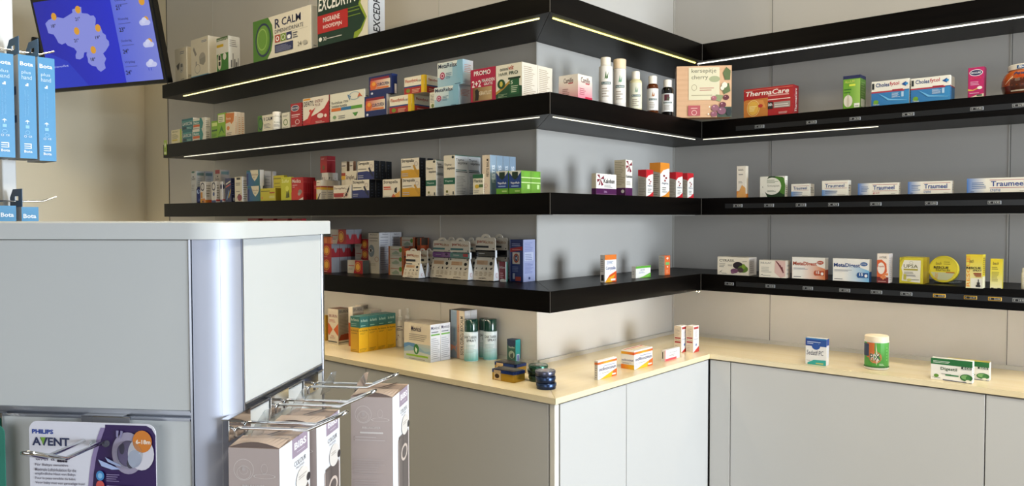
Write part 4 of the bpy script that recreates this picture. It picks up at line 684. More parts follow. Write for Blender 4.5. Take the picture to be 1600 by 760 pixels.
I('A', 4, 796.5, 817.5, 836, 374.5, 'tall blue carton with red band and a lavender side', '2c3c74', [r(0, 0, .06, 1, '8a90b0'), r(.12, .84, .9, .94, '1e2c66'), l(.16, .85, .84, .93, 2, '9aa4c8'), p([(.05, .70), (.95, .75), (.95, .84), (.05, .79)], 'b02c2e'), l(.2, .76, .8, .78, 1, 'e0b8b8'), r(.22, .42, .76, .70, 'd8ccbc'), o_(.5, .56, .2, .11, .35, 'a8442c'), e(.5, .56, .1, .07, '24345e'), e(.5, .56, .04, .03, 'd8dce4'), l(.2, .24, .76, .38, 4, '7c88b0'), r(.24, .06, .4, .2, 'b8bcc8'), r(.45, .02, .85, .12, 'b04030')], [r(0, 0, 1, 1, 'a9aed0'), l(.1, .72, .9, .95, 6, '8890bc'), r(.1, .5, .85, .7, 'c8cce0'), l(.15, .52, .8, .68, 4, '7880a8'), l(.1, .2, .88, .46, 9, '7880b0'), e(.5, .08, .08, .03, '3a4470')], o=.190)
# ---- worktop, left run
pk = 'on the worktop beside the display unit'
ib = [r(0, 0, 1, 1, 'e6d9c4'), t('IBURIN', .1, .76, .9, .84, '8a2432', .012), l(.1, .62, .85, .72, 3, 'b85a4a'), p([(0, .56), (.06, .6), (.45, .42), (.1, .24), (0, .3)], 'cf5e24'), p([(1, .6), (.55, .42), (1, .24)], 'cf5e24'), l(.15, .16, .8, .22, 2, 'b07a6a'), r(0, .06, .9, .09, '4a4a48'), t('vivat', .3, .22, .6, .26, 'b82a2a', .012)]
ibs = [r(0, 0, 1, 1, 'a39a8c'), r(0, .88, 1, 1, '8a8478'), t('BURN', .1, .9, .8, .97, '4c4844', .012), l(.1, .3, .9, .86, 14, '857c70'), p([(0, .12), (.2, .28), (.8, .3), (1, .16), (1, .1), (0, .1)], '8f3a22'), r(0, 0, 1, .12, 'cfc6b4'), r(0, .05, 1, .07, '3a3a38')]
I('A', 5, 499, 509, 514, 492, 'yellow carton half hidden behind the display unit '+'', 'c49a2a', [], [r(0, 0, 1, 1, 'b88c22')], yb=531)
I('A', 5, 513, 528.5, 547.5, 482, 'orange and white hourglass carton at the front', 'e6d9c4', ib, ibs, T=[r(0, 0, 1, 1, '6f4a34')], yb=537)
I('A', 5, 545, 551, 563, 480, 'orange and white hourglass carton behind the teal boxes', 'd8ccb8', ib[:1]+[r(0, 0, 1, .6, 'b8521c')], ibs, o=.17, d=.05)
I('A', 5, 556, 564, 581, 477, 'orange and white hourglass carton at the very back', 'd8ccb8', ib[:1], ibs, o=.30, d=.035)
I('A', 5, 564, 579.5, 596, 484, 'plain grey and white carton behind the teal boxes', 'bdb5a6', [], [r(0, 0, 1, 1, 'a5a09c'), r(.04, .04, .96, .9, '989498')], o=.24, d=.05)
yw = [r(0, 0, 1, 1, 'dba61c'), t('Ibu Retardis', .05, .88, .92, .94, '4a3a14', .012), l(.1, .78, .8, .84, 1, '8a6a1a'), l(.05, .03, .9, .15, 2, '9a7614')]
yws = [r(0, 0, 1, 1, 'ecb81e'), t('Ibu Retardis', .05, .87, .9, .94, '5a4614', .012), l(.1, .76, .8, .84, 2, 'a07c1c'), l(.05, .03, .9, .18, 3, 'a07c1c')]
a = I('A', 5, 548, 561, 575.5, 512.5, 'bright yellow tablet carton in its row', 'ecb81e', yw, yws, T=[r(0, 0, 1, 1, 'f0c02a')], yb=549.5, n=4)
tlf = [r(0, 0, 1, 1, '3a7a74'), t('Ibu Retardis', .08, .62, .9, .84, 'dfe8d8', .012), l(.1, .2, .7, .5, 2, '8fbcb4'), r(0, 0, 1, .08, 'd8a820')]
I('A', 5, 548, 562.5, 576.5, 494, 'teal tablet carton lying on the yellow row', '2f6b66', tlf, [r(0, 0, 1, 1, '2f6b66'), t('Ibu Retardis', .1, .55, .85, .78, 'c8d8c8', .012), l(.1, .2, .6, .4, 1, '8fbcb4'), r(0, 0, 1, .08, 'd8a820')], z=a['z'], o=.101, n=4)
bottle('A', 5, 619.5, 631, 484, 'white pump spray bottle, nearer one', 'd9d2c4', 'e9e6e0', .62, .28, [r(0, .2, 1, .42, 'd9d2c4'), r(.1, .66, .8, .69, '3a2024'), p([(.05, .25), (.3, .48), (.5, .36), (.85, .34), (.9, .22), (.1, .2)], '6a1424'), l(.2, .72, .7, .9, 2)], 'd9d2c4', yb=542.5, nozzle=True, labf=(.04, .66), name='spray_bottle')
bottle('A', 5, 631.5, 642, 482, 'white pump spray bottle, rear one', 'cfc9be', 'dcdad6', .62, .28, None, yb=540, nozzle=True, name='spray_bottle')
mv = [g(0, 0, 1, .45, 'b8c4c4', 'b8c0c0'), p([(0, .42), (.2, .46), (.4, .45), (.6, .36), (.8, .28), (1, .3), (1, .0), (0, .0)], '8fb0c8'), p([(0, .40), (.15, .46), (.4, .45), (.55, .38), (.4, .34), (.2, .38), (0, .3)], '5a8cc0'), p([(.5, .4), (1, .36), (1, .3), (.8, .26)], 'a8c0c8'), p([(0, .2), (.4, .26), (1, .2), (1, 0), (0, 0)], 'c4cac8'), t('Movicol', .28, .78, .66, .92, '2a1c44', .012), l(.2, .54, .9, .74, 4, '5a4a50', .22), e(.48, .3, .1, .14, '2c7a3a'), p([(.44, .36), (.52, .3), (.48, .2), (.44, .26)], 'e8f0e4'), r(.1, .1, .92, .15, '8ab82c'), l(.2, .03, .8, .07, 1)]
mvs = [r(0, 0, 1, 1, 'dcdde0'), t('Movicol', .08, .86, .9, .95, '2a1c44', .012), l(.1, .78, .8, .84, 1, '5a5a6a'), r(.06, .70, .94, .74, '6aa83a'), l(.08, .08, .92, .66, 11, 'a6a8ae')]
I('A', 5, 631.5, 672.5, 688, 503, 'big square cream carton with blue waves and green oval', 'e6d9c2', mv, mvs, T=[r(0, 0, 1, 1, '9c9280')], yb=560, n=2)
bk = [r(0, 0, .1, 1, '14161c'), r(.1, 0, .5, 1, '8aa0b8'), r(.5, 0, .66, 1, 'c89a7c'), r(.66, 0, 1, 1, 'dcd0ba'), t('SOYA CURCU BIOCALM', .72, .08, .92, .88, '2a241e', .012, 0, 1), t('Calm', .56, .55, .64, .7, '9a3a2a', .012, 0, 1), r(.28, .34, .4, .62, '6a88ac'), p([(.1, .28), (.4, .24), (.6, .34), (.4, .2), (.5, .12), (.3, .2), (.12, .14)], 'd89a84')]
I('A', 5, 702.5, 726, 735.5, 484, 'tall slim carton with blue, orange and cream spine', 'dcd0ba', bk, [r(0, 0, 1, 1, 'b8b6b4'), r(0, .9, 1, 1, 'c4c2c0')], T=[r(0, 0, 1, 1, '5a5448')], yb=558, n=2)
lbs = lambda off: [g(0, 0, 1, .42, '5aa8a0', 'c8dcda', True), t('DAKTARIN', .18+off, .82, .86+off*.5, .92, '24302e', .012), t('SPRAY', .36+off, .70, .84+off*.5, .79, '24302e', .012), l(.2, .3, .8, .62, 6, '9fb8b4')]
for xl_, xr_, yt_, yb_, lb_, of_ in ((748, 766, 497, 560, 'green capped spray can standing in the middle behind the others', 0), (725, 747.5, 498, 566, 'green capped spray can next to the slim spine cartons, left one', -.12), (755, 777, 498, 564, 'green capped spray can on the right of the trio', 0)):
    bottle('A', 5, xl_, xr_, yt_, lb_, 'd3dcda', '12382c', .94, .30, lbs(of_), 'dbe2e0', yb=yb_, shoulder=.02, labf=(.02, .66), name='spray_can', cat='spray can', capmat='glossy_plastic')
I('A', 5, 792.5, 805.5, 813, 530, 'small dark green and teal pastille carton by the flat tins', '2e5a48', [r(0, .8, 1, 1, '1c2a4a'), e(.5, .8, .48, .12, '1c2a4a'), t('Pastilles', .2, .62, .9, .7, 'cfd8c8', .012), g(0, .0, 1, .12, '2a5a48', '3a7a60'), e(.55, .34, .36, .17, 'a8b49c'), e(.5, .28, .14, .1, '4a5a4a'), e(.64, .3, .1, .12, '34443a')], [r(0, 0, 1, 1, '2f9a94'), r(.2, .04, .8, .36, 'd6dcec'), r(.35, .07, .65, .32, '5a68b0')], T=[r(0, 0, 1, 1, '1c3a5a')], yb=565.5)
def flat_tin(xl, xr, xs, yt, yb, label):
    q, e1, e2, rz, zb = spot('A', 5, xl, yt, 0, yb, None, 0); w = along(q, e1, xr, yb); d = .055; H = zat(q, yt)-zb
    root = empty('flat_tin', q, rz); tag(root, label, 'tin', 'flat gold and blue tins on the worktop')
    def rr(x0_, y0_, x1_, y1_, R): return [(cx_+R*math.cos(a_), cy_+R*math.sin(a_)) for cx_, cy_, s0 in ((x1_-R, y1_-R, 0), (x0_+R, y1_-R, 1), (x0_+R, y0_+R, 2), (x1_-R, y0_+R, 3)) for a_ in [math.pi/2*(s0+i/5) for i in range(6)]]
    mb = MB().prism(rr(.0008, .0008, w-.0008, d-.0008, .007), 0, H*.72, 'a8862c'); draw(mb, (.008, .0004, 0), (w-.016, 0, 0), (0, 0, H*.72), (0, -1, 0), [r(.05, .02, .42, .98, 'd9c09a'), e(.22, .58, .12, .3, '3c2c24'), l(.1, .06, .36, .18, 1, '6a4a34')]); mb.build('body', 'painted_tin', root, smooth=True)
    mb = MB().prism(rr(0, 0, w, d, .008), H*.72, H, '223a7c').prism(rr(.004, .004, w-.004, d-.004, .006), H, H+.001, '4a4644'); draw(mb, (.01, .01, H+.001), (w-.02, 0, 0), (0, d-.02, 0), (0, 0, 1), [r(.05, .1, .95, .9, '5a544c'), l(.1, .2, .9, .7, 3, '8a8070')]); draw(mb, (.008, 0, H*.72), (w-.016, 0, 0), (0, 0, H*.28), (0, -1, 0), [r(.05, .0, .42, .9, 'd9c09a')]); mb.build('lid', 'painted_tin', root, smooth=True)
flat_tin(771, 806, 815, 565.5, 581, 'flat gold tin with blue lid, the one behind'); flat_tin(767, 803, 812, 576.5, 593, 'flat gold tin with blue lid and round black seal, in front')
def round_tin(xc, rpx, yb, z, label, body, lid, top, ht=.0185, off=(0, 0)):
    q = hit(xc, yb, 2, ST[5]+.0003)
    q = Vector((q.x+off[0], q.y+off[1], ST[5]+.0003 if z is None else z)); R = (q-CO).dot(CF)*rpx/F_PX
    root = empty('round_tin', q, random.random()*6); tag(root, label, 'tin', 'round pastille tins at the worktop corner')
    MB().lathe([(R*.93, 0), (R*.95, .0012), (R*.95, ht*.55)], body).build('body', 'painted_tin', root, smooth=True)
    mb = MB().lathe([(R, ht*.5), (R*1.0, ht*.93), (R*.97, ht), (R*.9, ht), (R*.88, ht*.95), (R*.2, ht*.96)], lid, cols=[lid, lid, lid, top, top, top])
    draw(mb, (-R*.7, -R*.7, ht*.965), (R*1.4, 0, 0), (0, R*1.4, 0), (0, 0, 1), [e(.5, .5, .45, .45, top), p([(.2, .3), (.5, .5), (.75, .35), (.8, .6), (.4, .7)], 'a8624a'), e(.62, .66, .1, .1, 'd8d8d8')]); mb.build('lid', 'painted_tin', root, smooth=True)
    return q.z+ht+.0003
z = round_tin(841, 15.5, 595, None, 'dark green round tin at the base of the rear stack', '26382e', '2e4234', '55605a', ht=.0155)
z = round_tin(841, 15.5, 595, z, 'dark green round tin, middle of the rear stack, pushed to the left', '26382e', '2e4234', '55605a', ht=.0155, off=(-.010, .008))
z = round_tin(841, 15.5, 595, z, 'green round tin with shiny lid atop the rear stack', '2a4a3c', '2f5a48', '5a6e64', ht=.0155, off=(.001, -.001))
z = None
for i, (dx, lb_) in enumerate(((0, 'bottom'), (-.004, 'middle'))):
    z = round_tin(853.5, 16, 607, z, f'blue round pastille tin, {lb_} of the front stack', '24304c', '344566', '77797e', off=(dx, -dx*.5), ht=.0165)
round_tin(853.5, 16, 607, z, 'blue and red round pastille tin on top of the front stack', '4a5066', '66687a', '85858a', ht=.0150, off=(-.008, .006))
# ---- second shelf, right wall
I('C', 2, 1162, 1239, 1247.5, 140.5, 'wide red heat-wrap carton with a white slanted title', 'a81c22', [t('ThermaCare', .04, .74, .92, .91, 'f2ece4', .018, .2), r(.5, .68, .92, .72, 'd8a09a'), p([(0, .0), (0, .58), (.05, .62), (.5, .64), (.5, 0)], 'c27a34'), p([(.05, .5), (.2, .6), (.4, .58), (.46, .3), (.2, .4)], 'd8924a'), o_(.2, .32, .13, .28, .06, 'f0dc90'), e(.2, .32, .11, .24, 'e0b04a'), l(.12, .22, .28, .42, 4, 'f2e0a0'), e(.35, .38, .05, .06, 'b8322a'), r(.5, .24, .6, .48, '1c1a1c'), t('16h', .51, .34, .59, .44, 'f0f0f0', .012), r(.62, .26, .95, .46, '9a8f88'), l(.64, .29, .93, .43, 2, 'd8d0c8'), l(.5, .54, .95, .62, 1, 'e8c8c0'), l(.72, .06, .92, .14, 2, 'e8c8c0'), r(0, .93, 1, .95, 'd86a5a')], [r(0, 0, 1, 1, '9a1a20'), t('ThermaCare', .3, .1, .7, .9, 'f0e8e0', .012, 0, 1)], o=.015)
I('C', 2, 1317, 1344, 1352.5, 119.5, 'green garlic capsule carton with a dark blue top', '6aa02c', [r(0, .9, 1, 1, '1e2450'), g(.3, .1, 1, .88, '5f9a28', '9ac05a'), t('ALLIUM', .1, .78, .66, .86, 'c8d060', .012), r(.36, .68, .72, .74, 'd8e04a'), l(.06, .48, .6, .66, 2, '2f6a1c'), e(.3, .24, .26, .18, 'd9d2c4'), p([(.26, .36), (.34, .36), (.3, .5)], 'b8ae98'), e(.3, .22, .08, .16, 'c4baa6'), r(.66, .04, .98, .16, 'e6e6dc'), l(.7, .07, .92, .13, 1)], [r(0, 0, 1, 1, '55822a'), r(0, .9, 1, 1, '1a2048'), r(.1, .06, .9, .3, 'cfd2c0'), l(.15, .35, .85, .85, 7, '86a860')], o=.02)
ch = [g(0, 0, 1, .62, '2a6ca6', '3486bc'), r(0, .55, 1, .60, '22508c'), r(.0, .53, .88, .59, 'a83040'), r(0, .59, 1, .62, 'e4e0d4'), t('Choles', .12, .76, .48, .92, '1f3f7a', .018), t('fytol', .49, .74, .74, .93, 'b83a4a', .012), p([(.8, .8), (.92, .9), (.92, .7)], '1f4a8c'), e(.93, .8, .04, .05, '2a86c0'), r(.02, .68, .08, .92, '1c2226'), e(.13, .16, .07, .09, '6a9a2c'), t('Tilman', .05, .04, .22, .1, 'd8e0c8', .01), l(.55, .3, .78, .5, 5, 'c8d8e8'), r(.8, .3, .86, .5, 'a8c8e0'), p([(.2, .5), (.5, .25), (.95, .16), (.95, .14), (.45, .2)], '6ab0dc'), r(.56, .58, .84, .62, 'a83040')]
I('C', 2, 1361, 1420.5, 1421.5, 128.5, 'white and blue cholesterol carton, left of the pair', 'e6e2d6', ch, o=.015, d=.03); I('C', 2, 1422.5, 1484.5, 1491.5, 123.5, 'white and blue cholesterol carton, right of the pair', 'e6e2d6', ch, [r(0, 0, 1, .55, '2c74ac'), r(0, .55, 1, .6, 'a83040')], o=.015)
I('C', 2, 1512, 1537.5, 1541, 106.5, 'magenta children supplement carton with oval emblem', 'b0185c', [e(.5, .82, .42, .11, 'e8e0e6'), e(.5, .82, .38, .09, '20264e'), t('BIOCURE', .2, .79, .8, .85, 'f0f0f4', .012), t('JUNIOR', .14, .60, .86, .68, 'd8304a', .012), l(.15, .42, .8, .56, 3, 'e0a0c0'), p([(0, .3), (.3, .26), (.7, .33), (.7, .3), (.3, .23), (0, .24)], 'd8b04a'), e(.74, .32, .16, .05, 'e8e0d8'), p([(.0, 0), (1, 0), (1, .12), (.5, .08)], 'd8c8b0'), r(.56, .05, .9, .1, '3a5a3a'), l(.1, .14, .7, .2, 1, 'e0a0c0')], [r(0, 0, 1, 1, '8e1448')], o=.02)
def jar():
    q = hit(1600, 150, 1, YC+.075); q = Vector((q.x+.004, q.y, ST[2]+.0003)); D = (q-CO).dot(CF); R = D*33/F_PX; H = zat(q-Vector((0, R, 0)), 97)-q.z
    root = empty('powder_jar', q, math.atan2(-q.y, -q.x)+math.pi/2-.15); tag(root, 'round brown jar of drink powder with a white lid, cut by the picture edge', 'jar', SEGNAME[('C', 2)])
    mb = MB().lathe([(R*.8, 0), (R*.9, H*.04), (R, H*.3), (R*.98, H*.5), (R*.86, H*.7), (R*.7, H*.8), (R*.68, H*.82)], 'a04a1c', cols=['3a1c12', '5a2816', '9a461c', 'b0521e', 'b85e2a', 'c06a34', 'c06a34']); mb.build('body', 'glossy_plastic', root, smooth=True)
    mb = MB().lathe([(R*.72, H*.82), (R*.74, H*.83), (R*.74, H*.97), (R*.70, H)], 'ddd6c8'); mb.build('lid', 'satin_plastic', root, smooth=True)
    mb = MB()
    def wrap(u, v, k=.0006):
        z_ = H*v; a_ = -math.pi/2+(u-.5)*2.6
        pr_ = [(0, .8), (.04, .9), (.3, 1), (.5, .98), (.7, .86), (.8, .7), (.82, .735), (1, .735)]
        for (z0_, r0_), (z1_, r1_) in zip(pr_, pr_[1:]):
            if z0_ <= v <= z1_: rr_ = r0_+(r1_-r0_)*(v-z0_)/(z1_-z0_); break
        return ((R*rr_+k)*math.cos(a_), (R*rr_+k)*math.sin(a_), z_)
    def patch(u0, v0, u1, v1, c, k=.0006, n=6):
        for i in range(n):
            for j in range(4):
                a_, b_ = u0+(u1-u0)*i/n, u0+(u1-u0)*(i+1)/n; c_, d_ = v0+(v1-v0)*j/4, v0+(v1-v0)*(j+1)/4
                mb.add([wrap(a_, c_, k), wrap(b_, c_, k), wrap(b_, d_, k), wrap(a_, d_, k)], [(0, 1, 2, 3)], c)
    patch(.36, .84, .72, .95, '1f4a7c'); patch(.3, .15, .8, .52, '4a2418'); patch(.3, .1, .8, .14, 'd8c8b0')
    for s_, u0, v0, u1, v1, c in (('Ibion', .4, .86, .68, .94, 'e8ecf0'), ('Power', .34, .64, .66, .74, '23406c'), ('Pilpo', .4, .54, .66, .62, 'c8401e')):
        vs, fs = text_mesh(s_, .03, .1); mb.add([wrap(u0+(u1-u0)*x, v0+(v1-v0)*y, .0012) for x, y in vs], fs, c)
    for k_ in range(7): 
        a_ = .2+k_*.02; patch(a_, .36+k_*.03, a_+.018, .385+k_*.035, 'e0c8a0', .0011, 2)
    mb.build('label', 'glossy_plastic', root)
jar()
# ---- third shelf, right wall
I('C', 3, 1151, 1165, 1169, 260, 'slim upright white carton with orange foot', 'e8e0d2', [l(.15, .86, .85, .92, 2, '4a4640'), l(.2, .72, .7, .78, 1), l(.2, .46, .7, .54, 2), g(0, 0, 1, .2, 'd8822a', 'e0a85a'), p([(0, .04), (.6, .4), (1, .3), (1, 0), (0, 0)], 'dba05a'), l(.1, .2, .4, .22, 1)], [r(0, 0, 1, 1, 'd6cab6'), r(0, 0, 1, .12, 'd8822a')], o=.02)
I('C', 3, 1187, 1227, 1229, 276.5, 'dark green carton with a white round label', 'e3e0d4', [p([(0, 0), (.3, 0), (.1, .5), (.35, 1), (.6, 1), (.9, .95), (1, .6), (.98, 0)], '1f3a1c'), p([(.6, 1), (.95, .9), (1, .5), (.96, .1), (.8, .2)], '4a7a2a'), e(.48, .52, .36, .42, 'e3e0d4'), t('Sinuspax', .3, .46, .78, .60, '7a7a6c'), l(.28, .68, .74, .86, 3, '6a7a5a'), l(.3, .26, .66, .36, 2, '5a6a4a'), e(.12, .14, .04, .05, 'd8d8cc')], o=.02, d=.02)
tr = lambda long_: [g(0, 0, .55 if not long_ else .32, 1, '3a6cb0', 'e4e0d6')]+([] if False else [])
def trau(xl, xr, xs, yt, lab, kind, long_=False):
    if long_: f = [r(0, 0, 1, 1, 'e4dfd2'), g(0, 0, .3, 1, '3a6cb0', 'e2ded2'), l(.08, .3, .32, .78, 4, '3a5a8a'), r(.36, .84, .97, .87, 'a03040'), r(.36, .3, .97, .33, 'a03040'), t('Traumeel', .38, .42, .9, .78, '1f3f86', .018), t(kind, .37, .06, .53, .24, '2f5a96' if kind != 'gel' else 'b03040'), l(.82, .08, .92, .14, 1), l(.06, .06, .12, .14, 1, '1c2a4a')]
    else: f = [r(0, 0, 1, 1, 'e4dfd2'), g(0, 0, .6, .4, '5a86bc', 'e0dcd2'), r(.1, .82, .96, .84, 'a85a6a'), r(.1, .48, .96, .50, 'a85a6a'), t('Traumeel', .12, .54, .86, .78, '2c4a82', .012), l(.12, .16, .7, .38, 2, '5a6a86'), l(.6, .04, .9, .1, 1)]
    I('C', 3, xl, xr, xs, yt, lab, 'e4dfd2', f, [r(0, 0, 1, 1, 'ddd6c8'), l(.15, .3, .9, .8, 3)], o=.015)
trau(1236, 1265, 1272, 288, 'smallest white and blue homeopathic carton, nearly square', '')
trau(1284, 1325, 1329.5, 283, 'white and blue homeopathic carton, the taller nearly square one', '')
trau(1340, 1404, 1406.5, 287, 'long white and blue tube carton with red word at lower centre', 'gel', True)
trau(1418, 1487, 1490, 284.5, 'long white and blue tube carton, the middle of three', 'creme', True)
trau(1510, 1612, 1616, 279.5, 'largest long white and blue tube carton at the picture edge', 'creme', True)
# ---- lowest shelf, right wall
I('C', 4, 1121, 1170, 1182, 401.5, 'cream tea carton with aubergine and artichoke picture', 'e9e2d2', [t('CYRASIL', .06, .74, .56, .88, '5a5850', .012), l(.06, .44, .3, .68, 3), l(.34, .5, .5, .62, 2), l(.8, .78, .94, .84, 1), e(.66, .55, .16, .2, '241a24'), e(.82, .36, .16, .2, '5a7a2c'), e(.84, .5, .06, .14, '7a9a34'), e(.74, .3, .1, .14, '4a3a3c'), e(.55, .24, .12, .13, '6a4060'), e(.5, .14, .06, .06, '7a5070'), p([(.03, .1), (.1, .16), (.16, .1), (.1, .2), (.18, .28)], '1f2a24'), l(.16, .08, .3, .13, 1, '2f4a3c')], [r(0, 0, 1, 1, 'd5cfc8'), r(.1, .1, .7, .9, 'b8b0ac'), l(.15, .15, .65, .85, 6)], T=[r(.3, .2, .8, .7, '8a8478')], yb=429)
I('C', 4, 1186, 1228, 1235, 406.5, 'cream carton with red fern pattern, second on the shelf', 'e6dfd0', [t('INULAC', .06, .78, .46, .9, '8a8680', .012), l(.08, .3, .5, .66, 4, 'a8a49a'), p([(.6, 1), (.98, 1), (.98, .1), (.8, .0), (.58, .3)], 'd6b4ac'), *[p([(.62+i*.07, .95-i*.12), (.66+i*.07, .97-i*.1), (.84+i*.03, .6-i*.1), (.8+i*.03, .58-i*.1)], '6a2830') for i in range(4)], p([(.05, .1), (.12, .18), (.18, .1), (.12, .14)], '1f2a24'), l(.16, .1, .44, .15, 1, '2f4a3c')], [r(0, 0, 1, 1, 'b8ae9e'), l(.2, .2, .8, .9, 3)], yb=433)
def md(xl, xr, xs, yt, yb, lab, a_, b_, c_):
    I('C', 4, xl, xr, xs, yt, lab, 'e8e4dc', [g(.3, 0, 1, .9, 'e8e4dc', a_), p([(.3, .9), (1, .9), (1, .5), (.3, .86)], 'e6e2da'), t('MetaDigest', .03, .58, .76, .80, b_, .03), e(.86, .78, .1, .09, c_), t('CYTO', .78, .75, .92, .81, 'f0f0f0', .01), l(.05, .44, .6, .54, 2, '9a9aa4'), l(.05, .08, .28, .14, 1, '3a3a44'), r(.72, .18, .98, .4, c_), e(.73, .29, .06, .12, c_), t('15', .74, .26, .84, .38, 'f0f0f0', .018), e(.92, .27, .04, .07, 'e8e4e0')], [g(0, 0, 1, .6, a_, a_), r(0, 0, 1, .45, c_), r(0, .45, 1, 1, 'dcd6cc')], yb=yb)
md(1237.5, 1289, 1294, 402, 435, 'white and orange digestion carton', 'd0763e', 'a8442a', 'b04a28')
md(1301, 1358, 1361.5, 404, 438.5, 'white and blue digestion carton', '6aa8d0', '22407c', '22508c')
I('C', 4, 1370, 1388.5, 1394.5, 396.5, 'upright white and orange throat carton with honeycomb', 'e8dcd0', [t('A.VOGEL', .2, .84, .84, .92, '4a4a44', .01), e(.4, .42, .56, .36, 'c8582a') if False else p([(0, .2), (0, .78), (.4, .8), (.8, .66), (.86, .4), (.6, .18)], 'cf5c2c'), e(.36, .5, .32, .2, 'e8dcd0'), t('Propolis', .06, .52, .6, .6, 'b0402c', .01), r(0, 0, 1, .2, '6a1c1c'), *[e(x_, y_, .1, .045, 'd8804a') for x_, y_ in ((.4, .2), (.55, .26), (.7, .3), (.55, .16), (.72, .2), (.88, .3))], l(.1, .04, .8, .1, 1, 'b88a80')], [r(0, 0, 1, 1, 'd8d0cc'), l(.15, .1, .85, .9, 12, 'a89e9e')], yb=442)
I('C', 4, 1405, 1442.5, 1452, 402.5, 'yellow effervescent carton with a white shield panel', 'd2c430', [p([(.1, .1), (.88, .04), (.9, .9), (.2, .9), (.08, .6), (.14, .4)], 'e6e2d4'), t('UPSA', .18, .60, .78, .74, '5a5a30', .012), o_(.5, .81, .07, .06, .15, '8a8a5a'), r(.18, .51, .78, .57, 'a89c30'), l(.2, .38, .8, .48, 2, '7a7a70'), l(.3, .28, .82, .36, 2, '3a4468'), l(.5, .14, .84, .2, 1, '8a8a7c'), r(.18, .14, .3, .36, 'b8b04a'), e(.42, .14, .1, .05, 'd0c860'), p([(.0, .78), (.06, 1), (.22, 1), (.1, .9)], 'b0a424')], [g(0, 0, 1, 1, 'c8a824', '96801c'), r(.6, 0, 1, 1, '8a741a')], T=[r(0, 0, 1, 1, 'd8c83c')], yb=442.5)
def pastille():
    c = hit(1474, 443, 2, ST[4]); c = Vector((c.x, c.y, ST[4])); D = (c-CO).dot(CF); R = D*21/F_PX
    root = empty('pastille_tin', c, 0); tag(root, 'yellow round pastille tin leaning on a clear plastic stand', 'tin', SEGNAME[('C', 4)])
    M = Matrix.Rotation(math.radians(90-14), 4, 'X'); th_ = .018; base = Vector((0, -.002, R*1.0+.003))
    def tf_(mb): mb.v = [tuple(M @ Vector(v)+base) for v in mb.v]; return mb
    tf_(MB().lathe([(R*.97, -th_), (R, -th_+.001), (R, -th_*.5)], 'c8b424')).build('body', 'painted_tin', root, smooth=True)
    mb = MB().lathe([(R*1.01, -th_*.55), (R*1.01, -.001), (R*.97, 0), (R*.9, .0)], 'd6c42c')
    draw(mb, (-R*.95, -R*.95, .0003), (R*1.9, 0, 0), (0, R*1.9, 0), (0, 0, 1), [e(.5, .5, .49, .49, 'c8ba2c'), g(.08, .12, .92, .42, 'a8b09a', 'c8c8a0') if False else e(.5, .5, .46, .46, 'd0bf30'), p([(.06, .36), (.9, .36), (.8, .16), (.66, .06), (.34, .06), (.2, .16)], 'b4b692'), t('bach', .22, .66, .42, .78, '7a6a1c', .012, .2), l(.5, .68, .84, .84, 2, '9a8c24'), t('RESCUE', .16, .50, .68, .60, '14140e', .04), t('PASTILLES', .24, .41, .74, .48, '14140e', .012), r(.6, .34, .9, .38, 'a85a1c'), t('RESC', .22, .1, .32, .34, 'd8a03a', .012, 0, 1)])
    tf_(mb).build('lid', 'satin_plastic', root, smooth=True)
    st2 = empty('plastic_stand', c+Vector((.004, .0, .0003)), 0); tag(st2, 'small clear plastic stand holding the yellow round tin', 'stand', SEGNAME[('C', 4)])
    s_ = MB().box((-R*.8, .016, 0), (R*.8, .075, .002)); s_.add([(-R*.8, .024, .002), (R*.8, .024, .002), (R*.8, .041, R*1.1), (-R*.8, .041, R*1.1), (-R*.8, .026, .002), (R*.8, .026, .002), (R*.8, .043, R*1.1), (-R*.8, .043, R*1.1)], [(0, 1, 2, 3), (7, 6, 5, 4), (0, 3, 7, 4), (1, 5, 6, 2), (3, 2, 6, 7)], 'ffffff')
    s_.box((-R*.5, -.008, 0), (R*.5, -.006, .006)).box((-R*.5, -.008, 0), (R*.5, .016, .0015)); s_.build('acrylic_sheet', 'acrylic', st2)
pastille()
I('C', 4, 1509, 1535, 1539.5, 398, 'tall yellow spray carton with vertical orange letters', 'd8c838', [g(0, .0, 1, 1, 'e0d8a8', 'd8c224', True), g(0, .55, 1, 1, 'd8cc60', 'd8be1c', True), t('RESCUE', .03, .04, .24, .96, 'dc8c2c', .018, 0, 1), r(.30, .0, 1, .3, 'dcd8c8'), t('bach', .2, .76, .46, .86, '4a3c14', .012, .2), t('RESCUE', .02, .57, .9, .64, '14120c', .04), t('SPRAY', .42, .50, .96, .555, '14120c', .012), r(.46, .42, .94, .46, '8a3a1c'), r(.52, .38, .94, .41, '8a3a1c'), r(.6, .34, .94, .37, 'a8622a'), r(.62, .04, .9, .1, '1c1814'), r(.68, .1, .86, .18, '2a2420'), r(.74, .18, .8, .27, '14120e')], [r(0, 0, 1, 1, 'd8c628'), r(.1, .4, .9, .96, 'c8ae24'), l(.2, .4, .8, .94, 9, '5a5218'), r(0, 0, 1, .35, 'dcd6b8')], yb=450)
mb_ = I('C', 4, 1547, 1566, 1567.5, 404.5, 'slim pale yellow flattened tube carton next to the tall yellow one', 'd8cc50', [g(0, 0, 1, .5, 'dcd6a8', 'd8cc4c', True), g(0, .5, 1, 1, 'd8cc4c', 'd8c21c', True), t('bach', .2, .8, .7, .9, '5a4a14', .012, .2), l(.12, .64, .7, .76, 2, '6a6020'), l(.12, .24, .8, .58, 7, '8a8040'), r(.06, 0, .3, .02, '2a2a26'), r(.62, 0, .9, .02, '2a2a26')], [r(0, 0, 1, 1, 'c8b83a')], yb=450.5)
bottle('C', 4, 1597, 1616, 419, 'white rounded bottle cut by the right picture edge', 'e4ddd0', 'e8e2d6', .9, .2, None, yb=453, mat='satin_plastic')
